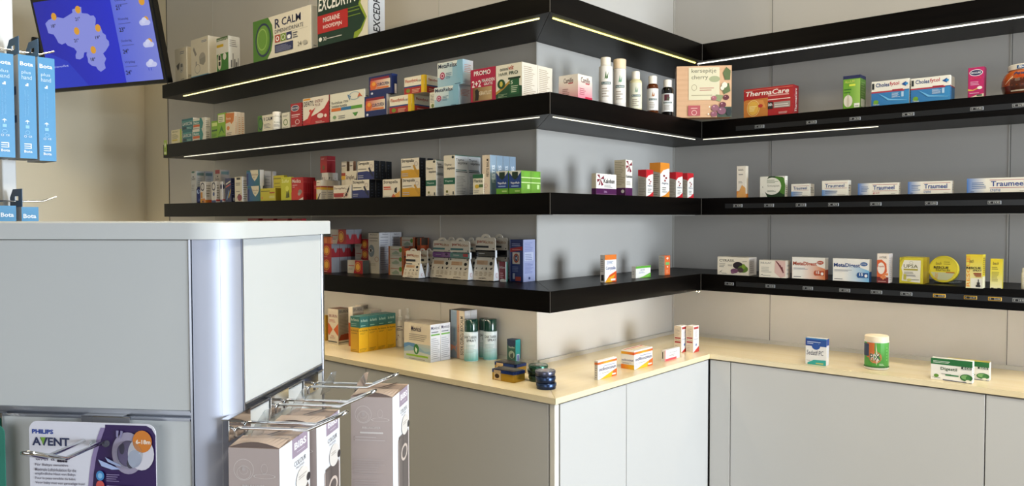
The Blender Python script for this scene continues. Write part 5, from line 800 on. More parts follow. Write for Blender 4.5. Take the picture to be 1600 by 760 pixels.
# ---- worktop, right run
I('C', 5, 1258.5, 1291.5, 1295, 527.5, 'upright white carton with dark blue top and teal curve', 'ebe8e4', [g(0, .70, 1, 1, '1c3c86', '22509a'), r(0, .95, 1, 1, '2f76b0'), l(.08, .78, .92, .9, 2, 'c8d4ea'), e(.5, .7, .2, .13, '24509c'), t('Sedatif PC', .06, .36, .86, .54, '33304c', .0, .1), p([(.1, 0), (.1, .06), (.4, .18), (.9, .2), (.98, .2), (.98, 0)], '2fa098'), r(.5, .04, .86, .08, 'c8c06a'), l(.04, .14, .22, .17, 1)], [r(0, 0, 1, 1, 'd9d4ce'), r(.3, .3, .8, .8, 'c2c6d0'), r(0, .75, 1, 1, '24468c')], yb=568.5)
bottle('C', 5, 1351.5, 1387, 523.5, 'round white tub with green and orange label', 'e9e4dc', 'e9d9bc', .985, .17, [r(0, 0, 1, 1, '4a9a3a'), p([(0, .9), (0, .2), (.5, .1), (.55, .3), (.48, 1), (0, 1)], 'e0d0c0'), p([(.18, .5), (.42, .4), (.44, 1), (.30, 1)], 'c8682c'), g(.0, .45, .26, .95, '2a4a74', '1c1a22'), e(.46, .42, .2, .24, 'c07848'), t('PiX', .3, .3, .62, .56, 'efeae0', .07), t('PiX', .3, .3, .62, .56, '2f4a40', .012), l(.58, .1, .78, .2, 2, 'd0e8c8'), r(.0, .0, 1, .06, '2c6a2a'), l(.82, .3, .86, .9, 5, '8ac87a')], '4a9a3a', yb=579, shoulder=.01, labf=(.07, .80), name='supplement_tub', cat='tub')
dg = [r(0, .72, 1, 1, '1c6a34'), l(.06, .80, .62, .92, 2, 'dce8d8'), t('Digestil', .24, .44, .64, .62, '22502c', .018), e(.14, .2, .06, .08, '5a8c2c'), t('Tilman', .04, .08, .24, .14, '3a4a3a'), l(.26, .3, .5, .36, 1), r(.36, .24, .68, .3, '2f7a44'), p([(.3, .06), (1, .02), (1, .0), (.3, .02)], '232a52'), e(.86, .24, .15, .16, '2a6a30'), e(.84, .26, .1, .1, '7aa868'), e(.9, .22, .05, .12, '3a7a3c'), e(.9, .08, .06, .07, 'e8e4d4'), r(.74, .62, .98, .72, '1a2a20'), t('eco', .78, .63, .96, .71, 'dfe8da', .012)]
I('C', 5, 1454, 1519.5, 1521, 559, 'white and green digestive carton at the front of the pair', 'ece9e3', dg, yb=592.5, d=.025)
I('C', 5, 1478, 1545.5, 1549, 560.5, 'white and green digestive carton partly hidden behind its twin', 'ece9e3', dg, [r(0, 0, 1, 1, 'e6e2dc')], T=[r(0, 0, 1, 1, 'b8a83a')], o=.105, d=.025)
# ---- price rails and price tags on the right wall shelves
def tagset(s, rail_f, items):
    fr = YC-.0022; zc_ = SB[s]+TH*rail_f
    root = empty('label_rail', (0, 0, 0)); tag(root, f'dark plastic label rail on the front of the {LVL[s]} shelf, right wall', 'label rail', 'label rails')
    MB().box((hit({2: 1150, 3: 1134, 4: 1152}[s], 200, 1, YC).x, YC-.0018, zc_-.008), (XEND-.3, YC-.0002, zc_+.008)).build('rail', 'rail_plastic', root)
    for px, tx, lab, yel in items:
        c = hit(px, 200, 1, fr); w_, h_ = .033, .0105
        rt = empty('price_tag', (c.x, YC-.0022, zc_)); tag(rt, lab, 'price tag', 'price tags on the right wall shelves')
        col = 'd8a82e' if yel else '85878a'
        MB().box((-w_/2, -.004, -h_/2), (w_/2, 0, h_/2), col, bev=.0008).build('frame', 'satin_plastic', rt)
        mb = MB().box((-w_/2+.0022, -.0046, -h_/2+.002), (w_/2-.0022, -.0041, h_/2-.002), '0c0d0e'); draw(mb, (-w_/2+.0022, -.0046, -h_/2+.002), (w_-.0044, 0, 0), (0, 0, h_-.004), (0, -1, 0), [t('€', .04, .15, .2, .88, 'b4b6b4', .012), t(tx, .44, .12, .94, .88, 'b4b6b4', .02)]); mb.build('display', 'printed_card', rt)
tagset(2, .42, [(1187, '12.95', 'grey price tag under the red heat-wrap carton', 0), (1268, '16.95', 'grey price tag in the gap right of the red heat-wrap carton', 0), (1336, '24.95', 'grey price tag under the green garlic carton', 0), (1419, '36.95', 'grey price tag under the pair of cholesterol cartons', 0), (1526, '17.95', 'grey price tag under the magenta carton', 0), (1592, '16.95', 'grey price tag under the brown jar', 0)])
tagset(3, .52, [(1154, '9.95', 'grey price tag under the slim orange-footed carton', 0), (1203, '13.95', 'grey price tag under the dark green carton', 0), (1253, '15.95', 'grey price tag under the smallest homeopathic carton', 0), (1304, '42.95', 'grey price tag under the taller nearly square homeopathic carton', 0), (1370, '12.95', 'grey price tag under the tube carton with red word', 0), (1457, '12.95', 'grey price tag under the middle tube carton', 0), (1556, '19.95', 'grey price tag under the largest tube carton', 0)])
tagset(4, .50, [(1141.5, '11.75', 'grey price tag under the cream tea carton', 0), (1206, '15.95', 'grey price tag under the red fern carton', 0), (1265, '12.95', 'grey price tag under the orange digestion carton', 0), (1323, '12.95', 'grey price tag under the blue digestion carton', 0), (1373, '11.95', 'grey price tag under the upright honeycomb carton', 0), (1420, '16.75', 'grey price tag under the yellow effervescent carton', 0), (1472, '10.99', 'yellow framed price tag under the round pastille tin', 1), (1521, '23.99', 'yellow framed price tag under the tall yellow spray carton', 1), (1559.5, '23.99', 'yellow framed price tag under the slim pale yellow carton', 1), (1598, '14.95', 'grey price tag at the right picture edge, lowest shelf', 0)])
# ------------------------------------------------------------------ white display unit in the foreground
dgy = ray(945, 337); GA = math.atan2(dgy.y, dgy.x)-math.pi/2           # local +Y runs away from the viewer, local +X to the right
gx = Vector((math.cos(GA), math.sin(GA), 0)); gy = Vector((-math.sin(GA), math.cos(GA), 0))
GR = .047
_d = ray(300, 420); q0 = CO+_d*1.05; G0 = Vector((q0.x, q0.y, 0))+gx*GR          # virtual corner of the two faces
def gl(v): v = Vector(v)-G0; return Vector((v.dot(gx), v.dot(gy), v.z))
def ghit(px, py, axis, val):
    """point seen at a pixel on the local plane x=val (axis 0) or y=val (axis 1) of the display unit, local coordinates"""
    e = (gx, gy)[axis]; d = ray(px, py); tt = (val+G0.dot(e)-CO.dot(e))/d.dot(e); return gl(CO+d*tt)
unit = empty('display_unit', G0, GA); tag(unit, 'white shop display unit with rounded aluminium corner and hook channels', 'display unit')
OV = .010
zt = ghit(300, 347, 1, -OV).z; zb_ = ghit(300, 374.5, 1, -OV).z
ylen = ghit(516, 358, 0, OV).y
def rounded(x0, y0, x1, y1, R, rb=.004):
    pts = [(x0, y0)]+[(x1-R+R*math.sin(a), y0+R-R*math.cos(a)) for a in [math.pi/2*i/14 for i in range(15)]]
    return pts+[(x1, y1), (x0, y1)]
XLF = -1.3
mb = MB(); TOPP = rounded(XLF, -OV, OV, ylen, GR+OV)
n = len(TOPP); b_ = .0015
def shrink(pts, k): return [(x-(k if x > -.5 else 0)*(1), y+(k if y < .1 else -k)) for x, y in pts]
vs = [(x, y, zb_) for x, y in TOPP]+[(x, y, zt-b_) for x, y in TOPP]+[(x, y, zt) for x, y in shrink(TOPP, b_)]
fs = [tuple(reversed(range(n))), tuple(range(2*n, 3*n))]
for L_ in (0, n):
    for i in range(n): j = (i+1) % n; fs.append((L_+i, L_+j, L_+n+j, L_+n+i))
mb.add(vs, fs, 'ffffff'); mb.build('top_board', 'white_laminate', unit, smooth=True)
yend = ylen-.012
# quarter round corner post
arc = [(-GR+GR*math.sin(a), GR-GR*math.cos(a)) for a in [math.pi/2*i/18 for i in range(19)]]
MB().prism(arc+[(-.006, GR), (-GR, .006)], .0, zb_-.0005).build('corner_post', 'anodised_post', unit, smooth=True)
MB().box((-GR-.004, -.0015, 0), (-GR-.001, .004, zb_-.0005)).box((-.004, GR+.001, 0), (.0015, GR+.004, zb_-.0005)).build('corner_profile', 'aluminium', unit)
z_lt, z_lb = ghit(150, 638.5, 1, 0).z, ghit(150, 654, 1, 0).z               # channel on the left face
z_rt, z_rb = ghit(356, 632, 0, 0).z, ghit(356, 655, 0, 0).z
def wall_panels(side):
    zt_, zb2 = (z_lt, z_lb)
    for a, c in ((zt_, zb_-.001), (zt_-.30, zb2), (zt_-.62, zt_-.30-.016), (.05, zt_-.62-.016)):
        if side == 'L': MB().box((XLF+.01, 0, a), (-GR-.005, .012, c), bev=.0008).build('side_panel', 'white_laminate', unit)
        else: MB().box((-.012, GR+.005, a), (0, yend-.010, c), bev=.0008).build('side_panel', 'white_laminate', unit)
    for k, ztop in enumerate((zt_, zt_-.30)):
        h_ = zt_-zb2
        m_ = MB()
        if side == 'L': m_.box((XLF+.01, .008, ztop-h_), (-GR-.005, .0135, ztop)).box((XLF+.01, -.0012, ztop-.0022), (-GR-.005, .010, ztop)).box((XLF+.01, -.0025, ztop-h_), (-GR-.005, .010, ztop-h_+.002)).box((XLF+.01, -.0025, ztop-h_), (-GR-.005, -.0012, ztop-h_+.004))
        else: m_.box((-.0135, GR+.005, ztop-h_), (-.008, yend-.01, ztop)).box((-.010, GR+.005, ztop-.0022), (.0012, yend-.01, ztop)).box((-.010, GR+.005, ztop-h_), (.0025, yend-.01, ztop-h_+.002)).box((.0012, GR+.005, ztop-h_), (.0025, yend-.01, ztop-h_+.004))
        m_.build('hook_channel', 'aluminium', unit)
wall_panels('L'); wall_panels('R')
MB().box((-.014, yend-.009, 0), (.002, yend, zb_-.0005), bev=.001).build('end_profile', 'aluminium', unit)
MB().box((XLF+.01, .0136, .0), (-.0136, yend-.012, zb_-.0008)).build('core', 'white_laminate', unit)
HZ = z_lb
# ---- double wire hooks with back plates
def hook(label, axis, at, zr, L_, grp='chrome display hooks', wid=.024, tip=.045, rad=.0023):
    rt = empty('display_hook', G0+(gy*at if axis == 0 else gx*at)+Vector((0, 0, zr)), GA if axis == 0 else GA-math.pi/2)
    tag(rt, label, 'hook', grp)      # local +X points away from the panel
    pt_ = z_lb+.0045-zr
    MB().box((.0028, -wid*.9, -.012), (.0045, wid*.9, pt_), bev=.0004).box((-.007, -wid*.9, pt_-.0015), (.0045, wid*.9, pt_)).build('back_plate', 'chrome', rt)
    m_ = MB(); R_ = rad; w2 = wid*.42
    def arm(s_): return [(.005, s_*w2, -.010), (.005, s_*w2, -.002), (.007, s_*w2, .0018), (.011, s_*w2, .003), (L_*.5, s_*w2, .003), (L_-.004, s_*w2, .003), (L_, s_*w2, .0045), (L_+tip*.5, s_*w2*.75, .0145), (L_+tip*.92, s_*w2*.55, .023)]
    a_, b2_ = arm(-1), arm(1); m_.tube(a_+[(L_+tip, -w2*.25, .0245), (L_+tip, w2*.25, .0245)]+list(reversed(b2_)), R_); m_.build('wire', 'chrome', rt, smooth=True)
    return rt
hz = ghit(440, 663, 0, .06).z-.003
yh = [ghit(375, 664, 0, .008).y, ghit(438, 627, 0, .008).y, ghit(487, 597, 0, .008).y]
for i, (y_, lb_) in enumerate(zip(yh, ('chrome double-wire hook over the nearest pacifier carton', 'chrome double-wire hook over the middle pacifier carton', 'chrome double-wire hook over the farthest pacifier carton'))):
    hk = hook(lb_, 0, y_+.008, hz, .112, wid=.036)
    # clear plastic hang tab riding on the wires
    for k, xx in enumerate((.035, .092) if i == 2 else (.035,)):
        m_ = MB(); pts = [(-.012, -.016), (.012, -.016), (.014, .004), (.006, .022), (-.006, .022), (-.014, .004)]
        vs_ = [(x_*.3+xx+z_*.45, x_, z_+.004) for x_, z_ in pts]; m_.add(vs_+[(a+.0006, b, c) for a, b, c in vs_], [tuple(range(6)), tuple(reversed(range(6, 12)))]+[(q, q+6, (q+1) % 6+6, (q+1) % 6) for q in range(6)], 'ffffff'); m_.build('hang_tab', 'acrylic', hk)
# ---- pacifier cartons below the hooks
LIL = '9a8a9c'; MAU = 'b4a49e'
def carton(y0, label, xl_px, xr_px, top_px, back=.112):
    a_ = ghit(xl_px, top_px, 1, y0); c_ = ghit(xr_px, top_px, 1, y0); x0_, x1_ = a_.x, c_.x; z1_ = (a_.z+c_.z)/2; H = .20; w_ = x1_-x0_
    rt = empty('pacifier_carton', G0+gx*x0_+gy*y0+Vector((0, 0, z1_-H)), GA); tag(rt, label, 'box', 'pacifier cartons hanging on the display unit')
    d = back; m_ = MB().box((0, 0, 0), (w_, d, H), 'b8a8a0', bev=.0006)
    rgf = [r(0, 0, 1, 1, MAU), *[o_(.30, .855, .20, .072, .04, 'd8d0ca')], o_(.30, .855, .09, .032, .05, 'd8d0ca'), o_(.30, .835, .14, .045, .05, 'd8d0ca'), e(.30, .86, .04, .014, 'b8aca8'),
           o_(.71, .815, .22, .016, .1, 'd8d0ca'), o_(.71, .865, .065, .034, .07, 'd8d0ca'), l(.67, .83, .75, .835, 1, 'd8d0ca'), l(.22, .70, .78, .735, 1, 'd6cfca'), t('BIBS PACIFIER', .28, .74, .72, .757, 'd6cfca', .01), l(.1, .64, .9, .69, 2, 'c0b4b0'), l(.08, .36, .92, .5, 7, 'b8aca8', .3), l(.08, .2, .92, .33, 6, 'b8aca8', .3)]
    draw(m_, (0, 0, 0), (w_, 0, 0), (0, 0, H), (0, -1, 0), rgf)
    rgr = [r(0, 0, 1, 1, 'e4e6ea'), r(.40, .865, .93, 1, LIL), t('BIBS', .47, .915, .88, .965, 'eeeaf0', .03), l(.55, .89, .82, .9, 1, 'd8d0dc'), t('COLOUR', .46, .80, .86, .835, '6e6a70', .0), t('PACIFIER', .52, .775, .80, .79, '8a868c'), r(.30, .05, .96, .60, 'b4a49e'), p([(.34, .05), (.92, .05), (.92, .62), (.34, .62)], '5c5350'), g(.36, .05, .62, .6, '756a66', '4a4240'), o_(.66, .45, .2, .07, .3, 'c8b8ae'), e(.72, .68, .22, .085, 'dcd6d0'), l(.58, .69, .86, .72, 2, 'a09890'), e(.92, .66, .07, .03, '2e2c30')]
    draw(m_, (w_, 0, 0), (0, d, 0), (0, 0, H), (1, 0, 0), rgr)
    # slightly domed lid with a dark hang slot
    draw(m_, (0, 0, H), (w_, 0, 0), (0, d, 0), (0, 0, 1), [r(0, 0, 1, 1, 'c8b0a0'), l(.06, .72, .4, .95, 3, 'd0bfb4'), r(.0, .5, 1, .9, 'ab968a'), r(.62, .05, .92, .5, LIL)])
    N_ = 12
    vs_ = []
    for j, yy in enumerate((.001, d*.4)):
        for i in range(N_+1): uu = i/N_; vs_.append((w_*uu, yy, H+.0006+(.0075*math.sin(math.pi*uu) if j == 0 else .004)))
    m_.add(vs_, [(i, i+1, i+N_+2, i+N_+1) for i in range(N_)], 'c8b2a2')
    m_.add([(w_*i/N_, .0008, H+.0002) for i in range(N_+1)]+[(w_*i/N_, .0008, H+.0006+.0072*math.sin(math.pi*i/N_)) for i in range(N_+1)], [(i, i+1, i+N_+2, i+N_+1) for i in range(N_)], '6a5850')
    sl = [(w_*.44, d*.45), (w_*.50, d*.45), (w_*.78, d*.93), (w_*.70, d*.93)]; m_.add([(x_, y_, H+.0045-(.0012 if k_ > 1 else 0)) for k_, (x_, y_) in enumerate(sl)], [(0, 1, 2, 3)], '3a2826')
    m_.build('carton', 'printed_card', rt)
    return z1_
ys = []
def ycol(px, x_): return ghit(px, 690, 0, x_).y
XB = .078
y1 = None
def solve_y(px, py, xloc):
    # depth along the panel at which a carton edge at local x is seen in column px
    return ghit(px, py, 0, xloc).y
ya_ = solve_y(436, 703, XB+.004); yb2 = solve_y(497, 664, XB+.004); yc2 = solve_y(613, 622, XB+.004+.06)
carton(ya_, 'mauve and white pacifier carton hanging nearest, cut by the picture bottom', 357, 436, 701, .105)
xr1 = ghit(436, 701, 1, ya_).x
yb2 = ghit(494, 664, 0, xr1+.006).y
_a = ghit(436, 701, 1, ya_)
def carton_at(y0, x0, w, z1, px_l, px_r, label, back):
    pa = proj(G0+gx*x0+gy*y0+Vector((0, 0, z1))); pb = proj(G0+gx*(x0+w)+gy*y0+Vector((0, 0, z1))); return carton(y0, label, pa[0], pb[0], (pa[1]+pb[1])/2, back)
w1 = xr1-ghit(357, 701, 1, ya_).x
carton_at(max(yb2, ya_+.107), xr1-w1+.006, w1, _a.z-.002, 0, 0, 'mauve and white pacifier carton hanging in the middle of three', .10)
yc2 = max(yb2, ya_+.107)+.14
carton(yc2, 'mauve and white pacifier carton hanging farthest, seen whole against the cabinets', 548, 613, 621, .105)
# ---- blister pack of pacifiers on the left face
FP = -.022
def fp(px, py, k=0): v = ghit(px, py, 1, FP-k); return v
A_, B_ = fp(45, 658), fp(243, 668); pw = B_.x-A_.x; ptop = (A_.z+B_.z)/2+.002; ph = .15
card = empty('pacifier_pack', G0+gx*A_.x+gy*FP+Vector((0, 0, ptop-ph)), GA); tag(card, 'white and purple pacifier card pack with round corners hanging on the display unit', 'pack')
def rc(x0, z0, x1, z1, R): return [(cx_+R*math.cos(a_), cz_+R*math.sin(a_)) for cx_, cz_, s0 in ((x1-R, z1-R, 0), (x0+R, z1-R, 1), (x0+R, z0+R, 2), (x1-R, z0+R, 3)) for a_ in [math.pi/2*(s0+i/6) for i in range(7)]]
vs_, fs_2 = card_solid(rc(0, 0, pw, ph, .013), (), .0012)
m_ = MB().add(vs_, fs_2, 'dcdbe4')
U_ = lambda px: (ghit(px, 700, 1, FP).x-A_.x)/pw
V_ = lambda py, px=140: (ghit(px, py, 1, FP).z-(ptop-ph))/ph
pu = '2e1450'
cur = [(U_(165), V_(668)), (U_(157), V_(690)), (U_(150), V_(715)), (U_(146), V_(740)), (U_(143), V_(770))]
draw(m_, (0, 0, 0), (pw, 0, 0), (0, 0, ph), (0, -1, 0), [
    p([(1, .12)]+[(1, .9), (.97, .96), (.93, .985), (cur[0][0], .985)]+cur+[(cur[-1][0]-.01, .02), (.93, .02), (1, .1)], pu),
    p([(a-.035, b) for a, b in cur]+list(reversed(cur)), '8f7fa8'),
    t('PHILIPS', U_(51), V_(678, 60), U_(84), V_(671, 60), '1f3f94', .04),
    t('AVENT', U_(51), V_(697, 80), U_(109), V_(684, 80), '2a3358', .03), p([(U_(64), V_(684, 80)), (U_(72), V_(684, 80)), (U_(68), V_(696, 80))], '7aa83a'),
    t('ultra', U_(56), V_(720, 80), U_(86), V_(711, 80), '5a5464'), t('air', U_(89), V_(722, 80), U_(110), V_(712, 80), '2a2434', .04),
    t('Für Babys sensitive', U_(55), V_(732), U_(107), V_(727), '6a6470', .01), t('Maximale Luftzirkulation für die', U_(55), V_(739), U_(119), V_(734), '6a6470', .01), t('empfindliche Haut von Babys', U_(55), V_(746), U_(118), V_(741), '5a5466', .01),
    t('Pour la peau sensible de bébé', U_(55), V_(753), U_(118), V_(748), '6a6470', .01), t('Voor baby met een gevoelige huid', U_(55), V_(760), U_(132), V_(755), '5a5466', .01), l(.06, .05, .5, V_(765), 5, '8a8490'),
    o_(U_(201), V_(706), .125, .19, .4, '9a92a8'), e(U_(201), V_(706), .07, .11, '5a4a74'), e(U_(193), V_(699), .02, .05, '1c1034'), e(U_(205), V_(721), .025, .04, '1c1034'),
    e(U_(222), V_(706), .10, .15, 'd4d0d8'), e(U_(212), V_(714), .05, .08, 'b8bcd0'), e(U_(224), V_(687), .075, .10, 'd07a24'), t('6-18m', U_(214), V_(691), U_(237), V_(684), 'f0e4d4', .03),
    p([(U_(155), V_(717)), (U_(168), V_(722)), (U_(190), V_(731)), (U_(176), V_(732)), (U_(160), V_(727))], 'a8b8e0'), p([(U_(166), V_(713)), (U_(178), V_(719)), (U_(196), V_(727)), (U_(182), V_(725)), (U_(170), V_(720))], 'a8b8e0'),
    p([(U_(184), V_(671)), (U_(188), V_(671)), (U_(187), V_(682)), (U_(184), V_(681))], '8a84a8'), p([(U_(191), V_(671)), (U_(195), V_(672)), (U_(191), V_(683)), (U_(189), V_(682))], '8a84a8'),
    e(U_(158), V_(742), .032, .045, '3f86c0'), e(U_(158), V_(742), .018, .026, '88b8dc'), e(U_(158), V_(757), .032, .045, 'c8504a'), l(U_(168), V_(750), U_(190), V_(737), 4, '8a7ca4'), l(U_(168), V_(766), U_(210), V_(754), 3, '8a7ca4')])
m_.build('card', 'printed_card', card)
for x_ in (148, 168):
    dd_ = MB().lathe([(.0045, 0), (.0045, .003), (.0035, .0045)], 'ffffff', n=20); dd_.v = [(a_1, -c_1, b_1) for a_1, b_1, c_1 in dd_.v]
    dk = dd_.build('hole_washer', 'acrylic', card, smooth=True); dk.location = (U_(x_)*pw, -.0012, V_(692)*ph)
# two moulded pacifiers' clear dome on the purple side
dm = MB(); dm.lathe([(.019, 0), (.0185, .004), (.015, .008), (.008, .010), (.001, .0105)], 'ffffff', n=24); dm.v = [(x_, -z_, y_) for x_, y_, z_ in dm.v]; dm.f = [tuple(f) for f in dm.f]
dob = dm.build('clear_dome', 'acrylic', card, smooth=True); dob.location = (U_(204)*pw, -.0012, V_(708)*ph)
hx = ghit(157, 690, 1, 0).x
hkz = ghit(150, 695, 1, FP-.004).z
hook('chrome double-wire hook carrying the white and purple pacifier pack', 1, ghit(163, 690, 1, 0).x, hkz, .100, wid=.034, tip=.045, rad=.0027)
MB_ = MB().box((-.028, -.006, -.004), (.028, -.0028, .006), bev=.0008); pbr = MB_.build('hook_bracket', 'chrome', None, G0+gx*ghit(177, 655, 1, 0).x+Vector((0, 0, ghit(177, 657, 1, 0).z)), GA)
tag(pbr, 'chrome bracket clipped into the channel above the pacifier pack', 'bracket')
# green pack at the left picture edge
Gp = fp(6.5, 665); vs_, fs_3 = card_solid(rc(-.09, 0, 0, .15, .012), (), .0012)
gp = MB().add(vs_, fs_3, '2c7a68').build('green_pack', 'printed_card', None, G0+gx*Gp.x+gy*FP+Vector((0, 0, Gp.z-.15)), GA); tag(gp, 'dark green card pack cut by the left picture edge', 'pack')
hook('chrome double-wire hook carrying the dark green pack', 1, Gp.x-.045, hkz, .06, wid=.030, tip=.03)

# ------------------------------------------------------------------ wrist support rack at the far left
RZ = 1.90
_d = ray(24, 200); c0 = CO+_d*RZ; RX, RY = c0.x, c0.y; BX = RX+.095
rack = empty('rack_board', (RX, RY, 0)); tag(rack, 'tall white rack board carrying the light blue boxes, left picture edge', 'rack')
MB().box((-.45, -.03, 0), (0, 0, 2.35), bev=.002).build('board', 'white_paint', rack); MB().box((-.50, -.25, 0), (.01, .12, .03), bev=.003).build('foot', 'white_paint', rack)
def rhit(px, py): return hit(px, py, 0, BX)
BL = '3a90c4'
def bota(xl, xr, yt, ytr, yb, label, hide=False):
    a_ = rhit(xl, yt); b_ = rhit(xr, ytr); w_ = b_.y-a_.y; zt_ = a_.z; H = zt_-rhit(xl, yb).z; d = .085
    rt = empty('support_box', (BX, a_.y, zt_-H), math.pi/2); tag(rt, label, 'box', 'light blue wrist support boxes on hooks')
    m_ = MB().box((0, 0, 0), (w_, d, H), 'c9ced4', bev=.0008)
    draw(m_, (0, 0, 0), (w_, 0, 0), (0, 0, H), (0, -1, 0), [r(.0, .0, 1, 1, BL), t('Bota', .10, .895, .86, .935, 'eef4fa', .025), t('plus', .18, .81, .72, .85, 'cfe4f4'), t('hand', .18, .765, .76, .805, 'cfe4f4'), r(.38, .70, .52, .715, 'eef4fa'), r(.46, .70, .56, .73, 'eef4fa'), t('Ambidextrous wrist support', .30, .40, .40, .66, '7cc0e8', 0, 0, 1), t('Bandage de poignet', .46, .42, .56, .66, '7cc0e8', 0, 0, 1), p([(.3, .355), (.6, .355), (.45, .375)], 'e4f0fa'), r(.43, .335, .47, .355, 'e4f0fa'), r(.34, .29, .56, .32, '8cc8ec'), o_(.45, .25, .14, .02, .2, '8cc8ec'), t('CE', .5, .205, .7, .222, 'e4f0fa', .02), o_(.32, .213, .08, .011, .3, 'e4f0fa'), r(.24, .135, .66, .145, 'eef4fa'), r(.24, .115, .66, .122, 'eef4fa'), r(.24, .095, .66, .102, 'eef4fa'), r(.6, .095, .66, .145, 'eef4fa'), t('Bota', .22, .055, .7, .08, 'eef4fa', .025)])
    draw(m_, (0, d, 0), (0, -d, 0), (0, 0, H), (-1, 0, 0), [r(0, 0, 1, 1, 'c6c8ca'), r(.3, .35, .8, .42, '20406a'), r(.3, .62, .8, .70, '20406a')])
    draw(m_, (0, d, 0), (w_, 0, 0), (0, -d, 0), (0, 0, -1), [r(0, 0, 1, 1, '2a3c50')])
    m_.build('box_body', 'printed_card', rt)
    tabh = .043
    # hang tab: back card standing up behind the box with a slot
    tv, tf2 = card_solid([(0, 0), (d, 0), (d, tabh*.55), (d*.75, tabh), (0, tabh)], [[(d*.3, tabh*.35), (d*.6, tabh*.35), (d*.6, tabh*.6), (d*.3, tabh*.6)]], .0012)
    m_ = MB().add([(.0014+y_, x_, z_+H) for x_, y_, z_ in tv], tf2, '1f4f78'); m_.build('hang_tab', 'navy_card', rt)
    return a_, b_, zt_, rt
R1 = bota(-9, 20.5, 81, 84.5, 245, 'light blue wrist support box cut by the left picture edge')
R2 = bota(28, 55, 84.5, 90, 247, 'light blue wrist support box, middle of the upper three')
R3 = bota(58.5, 85, 88.5, 94, 251, 'light blue wrist support box at the end of the upper hook')
L1 = bota(-2, 25, 321.5, 323, 490, 'light blue wrist support box, left one on the lower hook')
L2 = bota(33.5, 60, 323.5, 325, 492, 'light blue wrist support box, right one on the lower hook')
for lab, yend_px, ypx, zt_ in (('upper rack hook holding the three light blue boxes', 92, 88, R3[2]), ('lower rack hook holding two light blue boxes', 95, 308, L2[2])):
    e_ = rhit(yend_px, ypx); X_ = BX-.045; zz = zt_+.014
    yl = e_.y-.015; y0_ = RY-.05
    m_ = MB()
    for dx in (-.006, .006): m_.tube([(RX-X_+.0005, y0_-RY+dx-.006, 0), (-.010, y0_-RY+dx-.006, 0), (dx-.002, y0_-RY+dx, 0), (dx, y0_-RY+.012, 0), (dx, yl-RY-.018, 0), (dx, yl-RY-.01, .001), (dx*.6, yl-RY+.018, .012)], .0019)
    m_.tube([(-.0036, yl-RY+.018, .012), (.0036, yl-RY+.018, .012)], .0019)
    ho = m_.build('rack_hook', 'chrome', None, (X_, RY, zz), 0, smooth=True); tag(ho, 'chrome '+lab, 'hook')

# ------------------------------------------------------------------ wall mounted screen with the weather map
ZR = 3.30
pr_ = CO+ray(262, 130)*ZR
hd = (CR*-3080/3310+Vector((CF.x, CF.y, 0)).normalized()*1212/3310).normalized(); hd.z = 0; hd.normalize()       # towards the left end of the screen
TVX = -hd; nrm = Vector((TVX.y, -TVX.x, 0))                                             # faces the room
tau = math.radians(13); upv = (Vector((0, 0, 1))*math.cos(tau)+nrm*math.sin(tau)); fn = TVX.cross(upv)      # front normal
if fn.dot(CO-pr_) < 0: fn = -fn
WT, HT = .70, .415
tv0 = pr_-TVX*WT
Mtv = Matrix(((TVX.x, -fn.x, upv.x, tv0.x), (TVX.y, -fn.y, upv.y, tv0.y), (TVX.z, -fn.z, upv.z, tv0.z), (0, 0, 0, 1)))
tv = bpy.data.objects.new('wall_television', None); COL.objects.link(tv); tv.matrix_world = Mtv; tag(tv, 'black flat television showing a weather map, mounted high in the left corner', 'television')
MB().box((0, 0, 0), (WT, .035, HT), bev=.004).box((.1, .03, .06), (WT-.1, .06, HT-.08), bev=.006).build('housing', 'black_plastic', tv)
BZ = .018
def tvuv(px, py):
    d = ray(px, py); tt = (tv0-CO).dot(fn)/d.dot(fn); v = CO+d*tt-tv0; return ((v.dot(TVX)-BZ)/(WT-2*BZ), (v.dot(upv)-BZ)/(HT-2*BZ))
cr = lambda x, y: tvuv(x/2.9225, y/2.9225)
m_ = MB()
bel = [(208, 108), (222, 92), (238, 84), (252, 94), (262, 78), (290, 84), (310, 72), (332, 58), (330, 44), (345, 38), (352, 30), (372, 32), (374, 60), (400, 62), (415, 72), (428, 70), (438, 84), (438, 100), (436, 118), (462, 128), (470, 150), (484, 160), (486, 176), (498, 188), (500, 206), (484, 232), (472, 244), (486, 268), (478, 288), (484, 312), (462, 328), (448, 318), (440, 304), (420, 300), (404, 286), (402, 268), (396, 252), (398, 238), (386, 240), (382, 262), (366, 272), (348, 268), (346, 252), (352, 236), (340, 220), (310, 208), (300, 196), (284, 204), (268, 196), (258, 176), (246, 158), (222, 152), (216, 130)]
cu_ = outline_mesh([cr(*q_) for q_ in bel]); ob_ = bpy.data.objects.new('outline', cu_); COL.objects.link(ob_); me_ = bpy.data.meshes.new_from_object(ob_.evaluated_get(bpy.context.evaluated_depsgraph_get()))
bv = [tuple(v_.co) for v_ in me_.vertices]; bf = [tuple(p_.vertices) for p_ in me_.polygons]; bpy.data.objects.remove(ob_); bpy.data.curves.remove(cu_); bpy.data.meshes.remove(me_)
SWm, SHm = WT-2*BZ, HT-2*BZ
m_.add([(BZ, -.0006, BZ), (WT-BZ, -.0006, BZ), (WT-BZ, -.0006, HT-BZ), (BZ, -.0006, HT-BZ)], [(0, 1, 2, 3)], '0f1fb8')
sp_ = cr(545, 150)[0]
draw(m_, (BZ, -.0007, BZ), (SWm, 0, 0), (0, 0, SHm), (0, -1, 0), [g(0, 0, .7, 1, '0c18a8', '1526cc'), p([(0, 0), (.35, 0), (.2, .3), (0, .45)], '1a34c4'), g(cr(574, 350)[0], 0, 1, 1, '5a6ade', '7c86dc')])
